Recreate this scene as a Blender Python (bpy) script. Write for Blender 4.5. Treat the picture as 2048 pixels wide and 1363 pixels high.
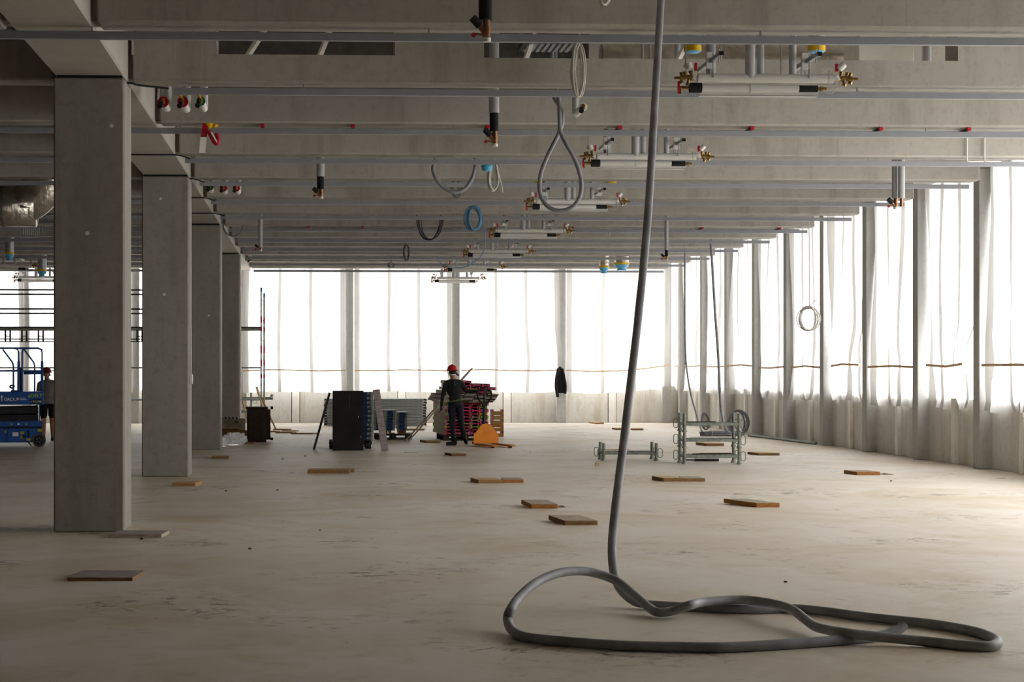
import bpy, bmesh, math, random
from mathutils import Vector, Matrix
for _o in list(bpy.data.objects):
    bpy.data.objects.remove(_o)
SC = bpy.context.scene
COL = SC.collection
R = random.Random(7)

# ------------------------------------------------------------------ camera
FPX, XP, YP, CAMH, YAW = 3700.0, 777.0, 737.0, 1.75, 0.04
cam_data = bpy.data.cameras.new('camera')
cam = bpy.data.objects.new('camera', cam_data)
COL.objects.link(cam)
cam_data.sensor_width = 36.0
cam_data.lens = FPX / 2048 * 36.0
cam_data.shift_x = (1024 - XP) / 2048
cam_data.shift_y = (YP - 681.5) / 2048
cam_data.clip_end = 500
cam.location = (0, 0, CAMH)
cam.rotation_euler = (math.pi / 2, 0, -YAW)
cam_data.dof.use_dof = False
SC.camera = cam

# ------------------------------------------------------------------ world: bright even overcast sky
world = bpy.data.worlds.new('world')
SC.world = world
world.use_nodes = True
bg = world.node_tree.nodes['Background']
bg.inputs[0].default_value = (1.0, 0.985, 0.96, 1)
bg.inputs[1].default_value = 5.6
SC.view_settings.view_transform = 'Standard'
SC.view_settings.look = 'None'
SC.view_settings.gamma = 1.0
SC.view_settings.use_curve_mapping = False
SC.view_settings.exposure = 0.12
SC.cycles.max_bounces = 10
SC.cycles.diffuse_bounces = 7
SC.cycles.transmission_bounces = 6
SC.cycles.transparent_max_bounces = 8
SC.cycles.use_denoising = True
SC.cycles.sample_clamp_indirect = 10

# ------------------------------------------------------------------ helpers
SY, CY = math.sin(YAW), math.cos(YAW)
def P(u, v, d):
    """point of the place that lies at depth d on the calibrated sight line u, v"""
    l = (u - XP) * d / FPX
    return Vector((l * CY + d * SY, d * CY - l * SY, CAMH - (v - YP) * d / FPX))
def F(u, v, z=0.0):
    d = (CAMH - z) * FPX / (v - YP)
    p = P(u, v, d); p.z = z
    return p
def DY(u, Y):
    """depth at which the sight column u meets the plane y = Y"""
    return Y / (CY - (u - XP) / FPX * SY)
def PY(u, v, Y):
    return P(u, v, DY(u, Y))

MATS = {}
def _nodes(name):
    m = bpy.data.materials.new(name); m.use_nodes = True
    nt = m.node_tree
    return m, nt, nt.nodes['Principled BSDF']
def mat(name, c, rough=0.6, metal=0.0, var=0.12, scale=6.0, c2=None, bump=0.0, stretch=None, spec=0.3):
    """plain procedural surface: two tones mixed by noise, optional bump"""
    m, nt, b = _nodes(name)
    N = nt.nodes; L = nt.links
    tc = N.new('ShaderNodeTexCoord')
    mp = N.new('ShaderNodeMapping')
    if stretch: mp.inputs['Scale'].default_value = stretch
    nz = N.new('ShaderNodeTexNoise'); nz.inputs['Scale'].default_value = scale; nz.inputs['Detail'].default_value = 5
    L.new(tc.outputs['Object'], mp.inputs[0]); L.new(mp.outputs[0], nz.inputs['Vector'])
    mx = N.new('ShaderNodeMix'); mx.data_type = 'RGBA'
    a = c2 if c2 else tuple(x * (1 - var) for x in c)
    d = c if c2 else tuple(min(1, x * (1 + var)) for x in c)
    mx.inputs['A'].default_value = (*a, 1); mx.inputs['B'].default_value = (*d, 1)
    rp = N.new('ShaderNodeValToRGB'); rp.color_ramp.elements[0].position = 0.35; rp.color_ramp.elements[1].position = 0.65
    L.new(nz.outputs['Fac'], rp.inputs[0]); L.new(rp.outputs[0], mx.inputs['Factor'])
    L.new(mx.outputs['Result'], b.inputs['Base Color'])
    b.inputs['Roughness'].default_value = rough; b.inputs['Metallic'].default_value = metal
    b.inputs['Specular IOR Level'].default_value = spec
    if bump:
        bp = N.new('ShaderNodeBump'); bp.inputs['Strength'].default_value = bump; bp.inputs['Distance'].default_value = 0.02
        L.new(nz.outputs['Fac'], bp.inputs['Height']); L.new(bp.outputs[0], b.inputs['Normal'])
    MATS[name] = m
    return m
def hexc(h):
    h = h.lstrip('#')
    v = [int(h[i:i + 2], 16) / 255 for i in (0, 2, 4)]
    return tuple(x / 12.92 if x <= 0.04045 else ((x + 0.055) / 1.055) ** 2.4 for x in v)

class MB:
    """collects simple solids into one mesh"""
    def __init__(s):
        s.v = []; s.f = []; s.m = []; s.sm = []
    def add(s, vs, fs, mi=0, smooth=False):
        o = len(s.v); s.v += [tuple(x) for x in vs]
        for f in fs:
            s.f.append([o + i for i in f]); s.m.append(mi); s.sm.append(smooth)
        return s
    def box(s, x0, x1, y0, y1, z0, z1, mi=0, M=None):
        vs = [Vector((x, y, z)) for z in (z0, z1) for y in (y0, y1) for x in (x0, x1)]
        if M is not None: vs = [M @ v for v in vs]
        return s.add(vs, [(0, 2, 3, 1), (4, 5, 7, 6), (0, 1, 5, 4), (2, 6, 7, 3), (0, 4, 6, 2), (1, 3, 7, 5)], mi)
    def cbox(s, x0, x1, y0, y1, z0, z1, c=0.01, mi=0, M=None):
        """box with chamfered edges"""
        bm = bmesh.new()
        bmesh.ops.create_cube(bm, size=1)
        for v in bm.verts:
            v.co = Vector(((x0 + x1) / 2 + v.co.x * (x1 - x0), (y0 + y1) / 2 + v.co.y * (y1 - y0), (z0 + z1) / 2 + v.co.z * (z1 - z0)))
        bmesh.ops.bevel(bm, geom=list(bm.edges), offset=c, segments=1, affect='EDGES')
        bm.verts.index_update()
        vs = [M @ v.co if M is not None else v.co.copy() for v in bm.verts]
        s.add(vs, [[v.index for v in f.verts] for f in bm.faces], mi)
        bm.free(); return s
    def bar(s, a, b, w, h=None, mi=0, up=Vector((0, 0, 1))):
        """rectangular bar from a to b"""
        a = Vector(a); b = Vector(b); h = h or w
        d = (b - a); ln = d.length; d.normalize()
        x = d.cross(up)
        if x.length < 1e-4: x = d.cross(Vector((0, 1, 0)))
        x.normalize(); z = x.cross(d)
        M = Matrix((x, d, z)).transposed().to_4x4(); M.translation = a
        return s.box(-w / 2, w / 2, 0, ln, -h / 2, h / 2, mi, M)
    def cyl(s, a, b, r, r2=None, n=12, mi=0, caps=True, smooth=True):
        a = Vector(a); b = Vector(b); r2 = r if r2 is None else r2
        d = (b - a).normalized()
        x = d.orthogonal().normalized(); y = d.cross(x)
        vs = []
        for c, rr in ((a, r), (b, r2)):
            for i in range(n):
                t = 2 * math.pi * i / n
                vs.append(c + x * (rr * math.cos(t)) + y * (rr * math.sin(t)))
        s.add(vs, [(i, (i + 1) % n, n + (i + 1) % n, n + i) for i in range(n)], mi, smooth)
        if caps: s.add(vs, [list(range(n))[::-1], list(range(n, 2 * n))], mi)
        return s
    def tube(s, pts, r, n=8, mi=0, closed=False):
        pts = [Vector(p) for p in pts]; k = len(pts)
        vs = []; up = None
        for i, p in enumerate(pts):
            q = pts[(i + 1) % k] if closed or i < k - 1 else p
            o = pts[i - 1] if closed or i > 0 else p
            d = (q - o)
            d = d.normalized() if d.length > 1e-9 else Vector((0, 0, 1))
            if up is None: x = d.orthogonal().normalized()
            else:
                x = up - d * up.dot(d); x = x.normalized() if x.length > 1e-6 else d.orthogonal().normalized()
            up = x; y = d.cross(x)
            rr = r[i] if isinstance(r, (list, tuple)) else r
            for j in range(n):
                t = 2 * math.pi * j / n
                vs.append(p + x * (rr * math.cos(t)) + y * (rr * math.sin(t)))
        fs = []
        for i in range(k if closed else k - 1):
            a, b = i * n, ((i + 1) % k) * n
            fs += [(a + j, a + (j + 1) % n, b + (j + 1) % n, b + j) for j in range(n)]
        s.add(vs, fs, mi, True)
        if not closed: s.add(vs, [list(range(n))[::-1], list(range((k - 1) * n, k * n))], mi)
        return s
    def lathe(s, prof, c=(0, 0, 0), n=16, mi=0, M=None):
        """prof: (radius, height) pairs turned about z"""
        vs = []
        for r, z in prof:
            for i in range(n):
                t = 2 * math.pi * i / n
                v = Vector((c[0] + r * math.cos(t), c[1] + r * math.sin(t), c[2] + z))
                vs.append(M @ v if M is not None else v)
        fs = []
        for k in range(len(prof) - 1):
            fs += [(k * n + i, k * n + (i + 1) % n, (k + 1) * n + (i + 1) % n, (k + 1) * n + i) for i in range(n)]
        s.add(vs, fs, mi, True)
        if prof[0][0] > 1e-4: s.add(vs, [list(range(n))[::-1]], mi)
        if prof[-1][0] > 1e-4: s.add(vs, [list(range((len(prof) - 1) * n, len(prof) * n))], mi)
        return s
    def prism(s, poly, a, b, M=None, mi=0):
        """poly in x,z extruded along y from a to b"""
        n = len(poly)
        vs = [Vector((x, y, z)) for y in (a, b) for x, z in poly]
        if M is not None: vs = [M @ v for v in vs]
        return s.add(vs, [(i, (i + 1) % n, n + (i + 1) % n, n + i) for i in range(n)] + [list(range(n))[::-1], list(range(n, 2 * n))], mi)
    def mesh(s, name, mats):
        me = bpy.data.meshes.new(name)
        me.from_pydata(s.v, [], s.f)
        for m in (mats if isinstance(mats, (list, tuple)) else [mats]):
            me.materials.append(MATS[m] if isinstance(m, str) else m)
        me.polygons.foreach_set('material_index', s.m)
        me.polygons.foreach_set('use_smooth', s.sm)
        bm = bmesh.new(); bm.from_mesh(me)
        bmesh.ops.recalc_face_normals(bm, faces=bm.faces)
        bm.to_mesh(me); bm.free()
        me.update()
        return me
    def build(s, name, mats, parent=None, loc=None, rz=0.0):
        o = bpy.data.objects.new(name, s.mesh(name, mats))
        COL.objects.link(o)
        if parent is not None: o.parent = parent
        if loc is not None: o.location = loc
        if rz: o.rotation_euler[2] = rz
        return o
def tag(o, label=None, cat=None, group=None, kind=None):
    if label: o['label'] = label
    if cat: o['category'] = cat
    if group: o['group'] = group
    if kind: o['kind'] = kind
    return o
def thing(name, label, cat, loc=(0, 0, 0), rz=0.0, group=None, kind=None):
    o = bpy.data.objects.new(name, None); COL.objects.link(o)
    o.empty_display_size = 0.1
    o.location = loc; o.rotation_euler[2] = rz
    return tag(o, label, cat, group, kind)
def dup(root, loc=None, rz=None, label=None, parent=None):
    c = root.copy(); COL.objects.link(c)
    if parent is not None: c.parent = parent
    if loc is not None: c.location = loc
    if rz is not None: c.rotation_euler[2] = rz
    if label: c['label'] = label
    for ch in list(root.children): dup(ch, parent=c)
    return c
def spline(pts, k=8, closed=False):
    """Catmull-Rom through the points"""
    pts = [Vector(p) for p in pts]; n = len(pts); out = []
    for i in range(n if closed else n - 1):
        if closed: p0, p1, p2, p3 = pts[i - 1], pts[i], pts[(i + 1) % n], pts[(i + 2) % n]
        else: p0, p1, p2, p3 = pts[max(i - 1, 0)], pts[i], pts[i + 1], pts[min(i + 2, n - 1)]
        for j in range(k):
            t = j / k
            out.append(0.5 * ((2 * p1) + (p2 - p0) * t + (2 * p0 - 5 * p1 + 4 * p2 - p3) * t * t + (3 * p1 - p0 - 3 * p2 + p3) * t ** 3))
    if not closed: out.append(pts[-1])
    return out
def ordinal(i):
    return ['first', 'second', 'third', 'fourth', 'fifth', 'sixth', 'seventh', 'eighth', 'ninth', 'tenth', 'eleventh', 'twelfth', 'thirteenth', 'fourteenth', 'fifteenth', 'sixteenth', 'seventeenth'][i]

# ------------------------------------------------------------------ materials
def concrete(name, base, dark, light, rough=0.75, streak=0.5, spots=0.5):
    m, nt, b = _nodes(name); N = nt.nodes; L = nt.links
    g = N.new('ShaderNodeNewGeometry')
    def noise(scale, sc=(1, 1, 1), detail=6, rough=0.6):
        mp = N.new('ShaderNodeMapping'); mp.inputs['Scale'].default_value = sc
        L.new(g.outputs['Position'], mp.inputs[0])
        n = N.new('ShaderNodeTexNoise'); n.inputs['Scale'].default_value = scale; n.inputs['Detail'].default_value = detail
        n.inputs['Roughness'].default_value = rough
        L.new(mp.outputs[0], n.inputs['Vector']); return n
    def ramp(src, lo, hi):
        r = N.new('ShaderNodeMapRange'); r.inputs[1].default_value = lo; r.inputs[2].default_value = hi
        L.new(src.outputs['Fac'], r.inputs[0]); return r
    def mix(fac, A, B, sc=1.0, mode='MIX'):
        x = N.new('ShaderNodeMix'); x.data_type = 'RGBA'; x.blend_type = mode
        ml = N.new('ShaderNodeMath'); ml.operation = 'MULTIPLY'; ml.inputs[1].default_value = sc
        L.new(fac.outputs[0], ml.inputs[0]); L.new(ml.outputs[0], x.inputs['Factor'])
        for k, v in (('A', A), ('B', B)):
            if isinstance(v, tuple): x.inputs[k].default_value = (*v, 1)
            else: L.new(v.outputs['Result'], x.inputs[k])
        return x
    c = mix(ramp(noise(0.7), 0.35, 0.65), base, light, 0.6)
    c = mix(ramp(noise(1.6, (1.6, 1.6, 0.22)), 0.50, 0.72), c, dark, streak)
    c = mix(ramp(noise(5.0, (2.0, 2.0, 0.12), 3), 0.60, 0.72), c, dark, streak * 0.5)
    c = mix(ramp(noise(9, (1, 1, 1), 8, 0.7), 0.5, 0.78), c, dark, spots)
    L.new(c.outputs['Result'], b.inputs['Base Color'])
    b.inputs['Roughness'].default_value = rough; b.inputs['Specular IOR Level'].default_value = 0.25
    bp = N.new('ShaderNodeBump'); bp.inputs['Strength'].default_value = 0.25; bp.inputs['Distance'].default_value = 0.01
    L.new(noise(25, (1, 1, 1), 6).outputs['Fac'], bp.inputs['Height']); L.new(bp.outputs[0], b.inputs['Normal'])
    MATS[name] = m
concrete('concrete', (0.375, 0.35, 0.31), (0.22, 0.20, 0.172), (0.44, 0.415, 0.37), streak=0.6, spots=0.45)
concrete('concrete_column', (0.285, 0.262, 0.227), (0.16, 0.143, 0.12), (0.35, 0.328, 0.292), spots=0.55)
concrete('concrete_wall', (0.73, 0.715, 0.67), (0.46, 0.39, 0.26), (0.80, 0.79, 0.76), streak=0.6)
concrete('concrete_pillar', (0.47, 0.47, 0.45), (0.30, 0.295, 0.27), (0.56, 0.56, 0.54), streak=0.5)
concrete('concrete_soffit', (0.43, 0.40, 0.35), (0.30, 0.275, 0.24), (0.49, 0.455, 0.405), streak=0.2)

def floor_mat():
    m, nt, b = _nodes('floor_screed'); N = nt.nodes; L = nt.links
    g = N.new('ShaderNodeNewGeometry')
    def noise(scale, sc=(1, 1, 1), detail=6, rough=0.6, dist=0.0):
        mp = N.new('ShaderNodeMapping'); mp.inputs['Scale'].default_value = sc
        L.new(g.outputs['Position'], mp.inputs[0])
        n = N.new('ShaderNodeTexNoise'); n.inputs['Scale'].default_value = scale; n.inputs['Detail'].default_value = detail
        n.inputs['Roughness'].default_value = rough; n.inputs['Distortion'].default_value = dist
        L.new(mp.outputs[0], n.inputs['Vector']); return n
    def rng(src, lo, hi):
        r = N.new('ShaderNodeMapRange'); r.inputs[1].default_value = lo; r.inputs[2].default_value = hi
        L.new(src.outputs['Fac'], r.inputs[0]); return r
    def mul(a, b_):
        x = N.new('ShaderNodeMath'); x.operation = 'MULTIPLY'
        L.new(a.outputs[0], x.inputs[0])
        if isinstance(b_, float): x.inputs[1].default_value = b_
        else: L.new(b_.outputs[0], x.inputs[1])
        return x
    def mix(fac, A, B):
        x = N.new('ShaderNodeMix'); x.data_type = 'RGBA'
        L.new(fac.outputs[0], x.inputs['Factor'])
        for k, v in (('A', A), ('B', B)):
            if isinstance(v, tuple): x.inputs[k].default_value = (*v, 1)
            else: L.new(v.outputs['Result'], x.inputs[k])
        return x
    base, pale, ochre, dirt = (0.65, 0.57, 0.465), (0.75, 0.695, 0.62), (0.53, 0.42, 0.26), (0.12, 0.09, 0.055)
    c = mix(rng(noise(0.35, dist=0.4), 0.35, 0.65), base, pale)
    c = mix(mul(rng(noise(0.45, (0.8, 0.7, 1), 7, 0.66, 0.8), 0.48, 0.68), 0.8), c, ochre)
    c = mix(mul(rng(noise(2.4, (0.8, 0.8, 1), 8, 0.7, 0.6), 0.54, 0.68), 0.55), c, ochre)
    c = mix(mul(rng(noise(1.3, (0.9, 0.5, 1), 6, 0.6, 0.9), 0.56, 0.66), 0.5), c, pale)
    # scuffs and dried puddle rims: small dark flakes gathered in clusters
    cl = rng(noise(0.55, (0.9, 0.9, 1), 4), 0.52, 0.62)
    c = mix(mul(mul(rng(noise(4.5, (0.7, 0.8, 1), 9, 0.78, 1.4), 0.53, 0.60), cl), 0.8), c, dirt)
    c = mix(mul(rng(noise(16, (0.7, 0.9, 1), 5, 0.6), 0.68, 0.73), 0.7), c, dirt)
    L.new(c.outputs['Result'], b.inputs['Base Color'])
    rr = N.new('ShaderNodeMapRange'); rr.inputs[3].default_value = 0.42; rr.inputs[4].default_value = 0.62
    L.new(noise(1.2).outputs['Fac'], rr.inputs[0]); L.new(rr.outputs[0], b.inputs['Roughness'])
    b.inputs['Specular IOR Level'].default_value = 0.35
    bp = N.new('ShaderNodeBump'); bp.inputs['Strength'].default_value = 0.12; bp.inputs['Distance'].default_value = 0.01
    L.new(noise(12, (1, 1, 1), 8).outputs['Fac'], bp.inputs['Height']); L.new(bp.outputs[0], b.inputs['Normal'])
    MATS['floor_screed'] = m
floor_mat()

def cloth_mat(name, c, trans, weave=60):
    """thin woven sheeting: part of the light is reflected, part comes through"""
    m = bpy.data.materials.new(name); m.use_nodes = True; nt = m.node_tree; N = nt.nodes; L = nt.links
    N.clear()
    out = N.new('ShaderNodeOutputMaterial')
    d = N.new('ShaderNodeBsdfDiffuse'); t = N.new('ShaderNodeBsdfTranslucent')
    g = N.new('ShaderNodeNewGeometry'); mp = N.new('ShaderNodeMapping'); mp.inputs['Scale'].default_value = (1.2, 1.2, 0.25)
    n = N.new('ShaderNodeTexNoise'); n.inputs['Scale'].default_value = 3; n.inputs['Detail'].default_value = 6
    L.new(g.outputs['Position'], mp.inputs[0]); L.new(mp.outputs[0], n.inputs['Vector'])
    rr = N.new('ShaderNodeMapRange'); rr.inputs[1].default_value = 0.3; rr.inputs[2].default_value = 0.7
    L.new(n.outputs['Fac'], rr.inputs[0])
    mx = N.new('ShaderNodeMix'); mx.data_type = 'RGBA'
    mx.inputs['A'].default_value = (*[x * 0.9 for x in c], 1); mx.inputs['B'].default_value = (*c, 1)
    L.new(rr.outputs[0], mx.inputs['Factor'])
    L.new(mx.outputs['Result'], d.inputs[0]); L.new(mx.outputs['Result'], t.inputs[0])
    s = N.new('ShaderNodeMixShader'); s.inputs[0].default_value = trans
    L.new(d.outputs[0], s.inputs[1]); L.new(t.outputs[0], s.inputs[2]); L.new(s.outputs[0], out.inputs[0])
    MATS[name] = m
cloth_mat('sheeting', (0.92, 0.925, 0.93), 0.56)
cloth_mat('sheeting_seam', (0.80, 0.785, 0.76), 0.21)

mat('plastic_white', hexc('#d8d6d0'), 0.45, var=0.04)
mat('paint_white', hexc('#f4f1ea'), 0.55, var=0.04)
mat('rail_grey', hexc('#8f9196'), 0.45, 0.0, var=0.05)
mat('galvanised', hexc('#9aa0a0'), 0.38, 0.75, var=0.18, scale=14)
mat('steel_weathered', hexc('#8d928a'), 0.55, 0.45, var=0.22, scale=12)
mat('steel_dark', hexc('#3a3d3e'), 0.45, 0.6, var=0.2)
mat('foil', hexc('#c9c2b6'), 0.28, 0.95, var=0.15, scale=9, bump=0.9)
mat('pipe_grey', hexc('#a9abad'), 0.5, 0.0, var=0.04)
mat('pipe_white', hexc('#c9c7c2'), 0.5, 0.0, var=0.03)
mat('foam_black', hexc('#17181a'), 0.8, var=0.2)
mat('rubber_black', hexc('#1b1b1c'), 0.7, var=0.2)
mat('brass', hexc('#8c7040'), 0.35, 0.9, var=0.2, scale=40)
mat('copper', hexc('#8f694e'), 0.32, 0.9, var=0.2, scale=40)
mat('red_plastic', hexc('#b3122a'), 0.45, var=0.08)
mat('green_plastic', hexc('#0f6b3d'), 0.45, var=0.08)
mat('yellow_plastic', hexc('#e0b400'), 0.5, var=0.06)
mat('blue_film', hexc('#5fb2dc'), 0.35, var=0.1)
mat('hose_grey', hexc('#85878c'), 0.5, var=0.16, scale=9)
mat('hose_dusty', hexc('#94969a'), 0.55, var=0.20, scale=5)
mat('cable_white', hexc('#c6c2b8'), 0.5, var=0.06)
mat('cable_grey', hexc('#6f7276'), 0.5, var=0.08)
mat('cable_blue', hexc('#5d8fae'), 0.5, var=0.08)
mat('cable_black', hexc('#2b2c2e'), 0.5, var=0.1)
mat('wood_new', hexc('#b08a58'), 0.7, c2=hexc('#8f6a3e'), scale=5, stretch=(2, 14, 14))
mat('wood_orange', hexc('#b98148'), 0.7, c2=hexc('#8f5f31'), scale=5, stretch=(2, 14, 14))
mat('wood_grey', hexc('#b8ac99'), 0.8, c2=hexc('#978a78'), scale=4, stretch=(2, 12, 12))
mat('wood_violet', hexc('#a89d9c'), 0.75, c2=hexc('#857a7a'), scale=4, stretch=(2, 10, 10))
mat('wood_edge', hexc('#d2bd98'), 0.75, c2=hexc('#b4946a'), scale=8, stretch=(2, 2, 14))
mat('wood_brown', hexc('#94734c'), 0.75, c2=hexc('#745636'), scale=5, stretch=(2, 14, 14))
mat('wood_batten', hexc('#e3c4a2'), 0.7, var=0.1)
mat('wood_dark', hexc('#4a3c2c'), 0.8, c2=hexc('#33291e'), scale=4, stretch=(2, 12, 12))
mat('wood_green', hexc('#a39a69'), 0.75, c2=hexc('#867e52'), scale=4, stretch=(2, 12, 12))
mat('ply_black', hexc('#1e1c1b'), 0.6, c2=hexc('#12100f'), scale=3)

# ================================================================== STRUCTURE
Z_SOF = 4.895              # underside of girders and beams
Z_TOP = 6.15               # underside of the slab
X_GIR = (-2.79, -2.035)    # main girder / column line
X_BEAM_R = 11.12
Y_FAR = 59.9
X_WALL = 11.80
BEAM_P = 3.405
def beam_y(n): return 20.30 + BEAM_P * (n - 6)
X_LEFT, Y_BACK = -16.0, -7.0

# floor, with the openings that the loose boards cover
HOLES = []
def hole(u0, u1, v0, v1):
    a, b = F(u0, v1), F(u1, v0)
    HOLES.append((a.x, b.x, a.y, b.y)); return HOLES[-1]
hole(372, 400, 966.5, 971.0)
hole(1050, 1124, 1009.5, 1014.5)
hole(1112, 1178, 1040.5, 1046.5)
hole(1716, 1768, 945.0, 949.0)
hole(1470, 1520, 1003.5, 1008.5)
def build_floor():
    xs = sorted({X_LEFT, 12.4} | {h[i] for h in HOLES for i in (0, 1)})
    ys = sorted({Y_BACK, 60.4} | {h[i] for h in HOLES for i in (2, 3)})
    m = MB()
    for i in range(len(xs) - 1):
        for j in range(len(ys) - 1):
            cx, cy = (xs[i] + xs[i + 1]) / 2, (ys[j] + ys[j + 1]) / 2
            if any(h[0] < cx < h[1] and h[2] < cy < h[3] for h in HOLES): continue
            m.add([(xs[i], ys[j], 0), (xs[i + 1], ys[j], 0), (xs[i + 1], ys[j + 1], 0), (xs[i], ys[j + 1], 0)], [(0, 1, 2, 3)])
    for a, b, c, d in HOLES:
        z = -0.35
        m.add([(a, c, 0), (b, c, 0), (b, d, 0), (a, d, 0), (a, c, z), (b, c, z), (b, d, z), (a, d, z)],
              [(0, 4, 5, 1), (1, 5, 6, 2), (2, 6, 7, 3), (3, 7, 4, 0), (4, 7, 6, 5)])
    me = bpy.data.meshes.new('floor'); me.from_pydata(m.v, [], m.f); me.materials.append(MATS['floor_screed'])
    o = bpy.data.objects.new('floor', me); COL.objects.link(o)
    tag(o, 'dusty beige concrete screed floor with stains and scuffs', 'floor', kind='structure')
build_floor()
tag(MB().box(X_LEFT, 12.4, Y_BACK, 60.4, Z_TOP, Z_TOP + 0.3).build('ceiling', 'concrete'), 'grey concrete slab above the ceiling beams', 'ceiling', kind='structure')
tag(MB().box(X_LEFT - 0.3, X_LEFT, Y_BACK, 60.4, 0, Z_TOP).build('wall_left', 'concrete'), 'plain concrete wall beyond the dark left bay', 'wall', kind='structure')
tag(MB().box(X_LEFT, 12.4, Y_BACK - 0.3, Y_BACK, 0, Z_TOP).build('wall_back', 'concrete'), 'plain concrete wall behind the viewer', 'wall', kind='structure')

# main girder on the column row
g = MB().cbox(X_GIR[0], X_GIR[1], Y_BACK, Y_FAR - 0.5, Z_SOF, Z_TOP - 0.002, 0.02).build('main_girder', 'concrete_soffit')
tag(g, 'deep concrete girder running over the row of columns', 'girder', kind='structure')

# columns
COLS = [19.92 + 10.15 * k for k in range(4)]
for k, y in enumerate(COLS):
    c = thing('concrete_column', ['nearest and tallest square concrete column on the left', 'second square concrete column from the viewer',
              'third square concrete column from the viewer', 'farthest square concrete column of the row'][k], 'column', (X_GIR[0], y, 0), group='row of concrete columns', kind='structure')
    MB().cbox(0, 0.755, 0, 0.75, 0, Z_SOF - 0.03, 0.018).build('column_shaft', 'concrete_column', c)
    MB().box(0.03, 0.725, 0.03, 0.72, Z_SOF - 0.03, Z_SOF).build('bearing_joint', 'rubber_black', c)
    for (px, pz) in ([(0.36, 3.2), (0.62, 4.35)], [(0.36, 2.95), (0.3, 4.5)], [(0.5, 2.9)], [(0.1, 2.55)])[k]:
        MB().cyl((px, 0.006, pz), (px, -0.004, pz), 0.022, n=10).build('tie_plug', 'plastic_white', c)

# cross beams of the right-hand bay and of the left-hand bay
def web_with_openings(m, x0, x1, y0, y1, ops, z0, z1):
    """a beam between x0 and x1 with rectangular openings"""
    xs = sorted({x0, x1} | {a for o in ops for a in o[:2]})
    for i in range(len(xs) - 1):
        cx = (xs[i] + xs[i + 1]) / 2
        op = next((o for o in ops if o[0] < cx < o[1]), None)
        if op is None: m.box(xs[i], xs[i + 1], y0, y1, z0, z1)
        else:
            m.box(xs[i], xs[i + 1], y0, y1, z0, op[2]); m.box(xs[i], xs[i + 1], y0, y1, op[3], z1)
for n in range(-1, 18):
    y = beam_y(n); w = 0.42
    m = MB()
    if n == 6:
        d = 20.4
        a = [PY(u, 99, y).x for u in (433, 790, 968, 1916)]
        ops = [(a[0], a[1], 5.19, 5.80), (a[2], a[3], 5.17, 5.80)]
        web_with_openings(m, X_GIR[1] + 0.06, X_BEAM_R, y, y + w, ops, Z_SOF + 0.025, Z_TOP - 0.002)
        m.prism([(X_GIR[1] + 0.06, 0), (X_BEAM_R, 0), (X_BEAM_R, 0.0251), (X_GIR[1] + 0.06, 0.0251)], y + 0.02, y + w - 0.02, Matrix.Translation((0, 0, Z_SOF)))
    else:
        m.cbox(X_GIR[1] + 0.06, X_BEAM_R, y, y + w, Z_SOF, Z_TOP - 0.002, 0.02)
    o = m.build('ceiling_beam', 'concrete')
    tag(o, (f'concrete ceiling beam, {ordinal(n - 5)} of the right bay counted from the viewer' if n >= 5 else 'concrete ceiling beam of the right bay above the viewer'), 'beam', 'ceiling beams of the right bay', 'structure')
    o = MB().cbox(X_LEFT, X_GIR[0] - 0.06, y, y + w, Z_SOF, Z_TOP - 0.002, 0.02).build('ceiling_beam', 'concrete')
    tag(o, (f'shaded concrete ceiling beam, {ordinal(n - 5)} of the left bay counted from the viewer' if n >= 5 else 'concrete ceiling beam of the left bay above the viewer'), 'beam', 'ceiling beams of the left bay', 'structure')
# bearing seats: girder pockets that carry the beam ends
for n in range(-1, 18):
    y = beam_y(n)
    for x0, x1 in ((X_GIR[1], X_GIR[1] + 0.0599), (X_GIR[0] - 0.0599, X_GIR[0])):
        o = MB().box(x0, x1, y + 0.12, y + 0.40, Z_SOF + 0.03, Z_SOF + 0.30).build('bearing_seat', 'concrete')
        o.parent = g

# ---- right facade: pillars, low wall panels, white posts, edge beam
PIL_Y = [31.80 + 3.30 * (k - 1) for k in range(10)]      # k=1 is the nearest pillar in view
PIL_Y = [y for y in PIL_Y if y < 59.4]
PIL_X0, PIL_X1 = 11.57, 11.85
wall_r = thing('wall_right', 'low stained concrete parapet wall under the right-hand sheets', 'wall', (0, 0, 0), kind='structure')
Y_WIN0 = PIL_Y[0]
SILL = 1.20
MB().box(11.15, 12.2, Y_BACK, Y_FAR, 5.25, Z_TOP - 0.002).build('edge_beam', 'concrete', wall_r)
MB().box(PIL_X0, 12.2, Y_BACK, Y_WIN0, 0, SILL).build('parapet', 'concrete_wall', wall_r)
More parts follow.
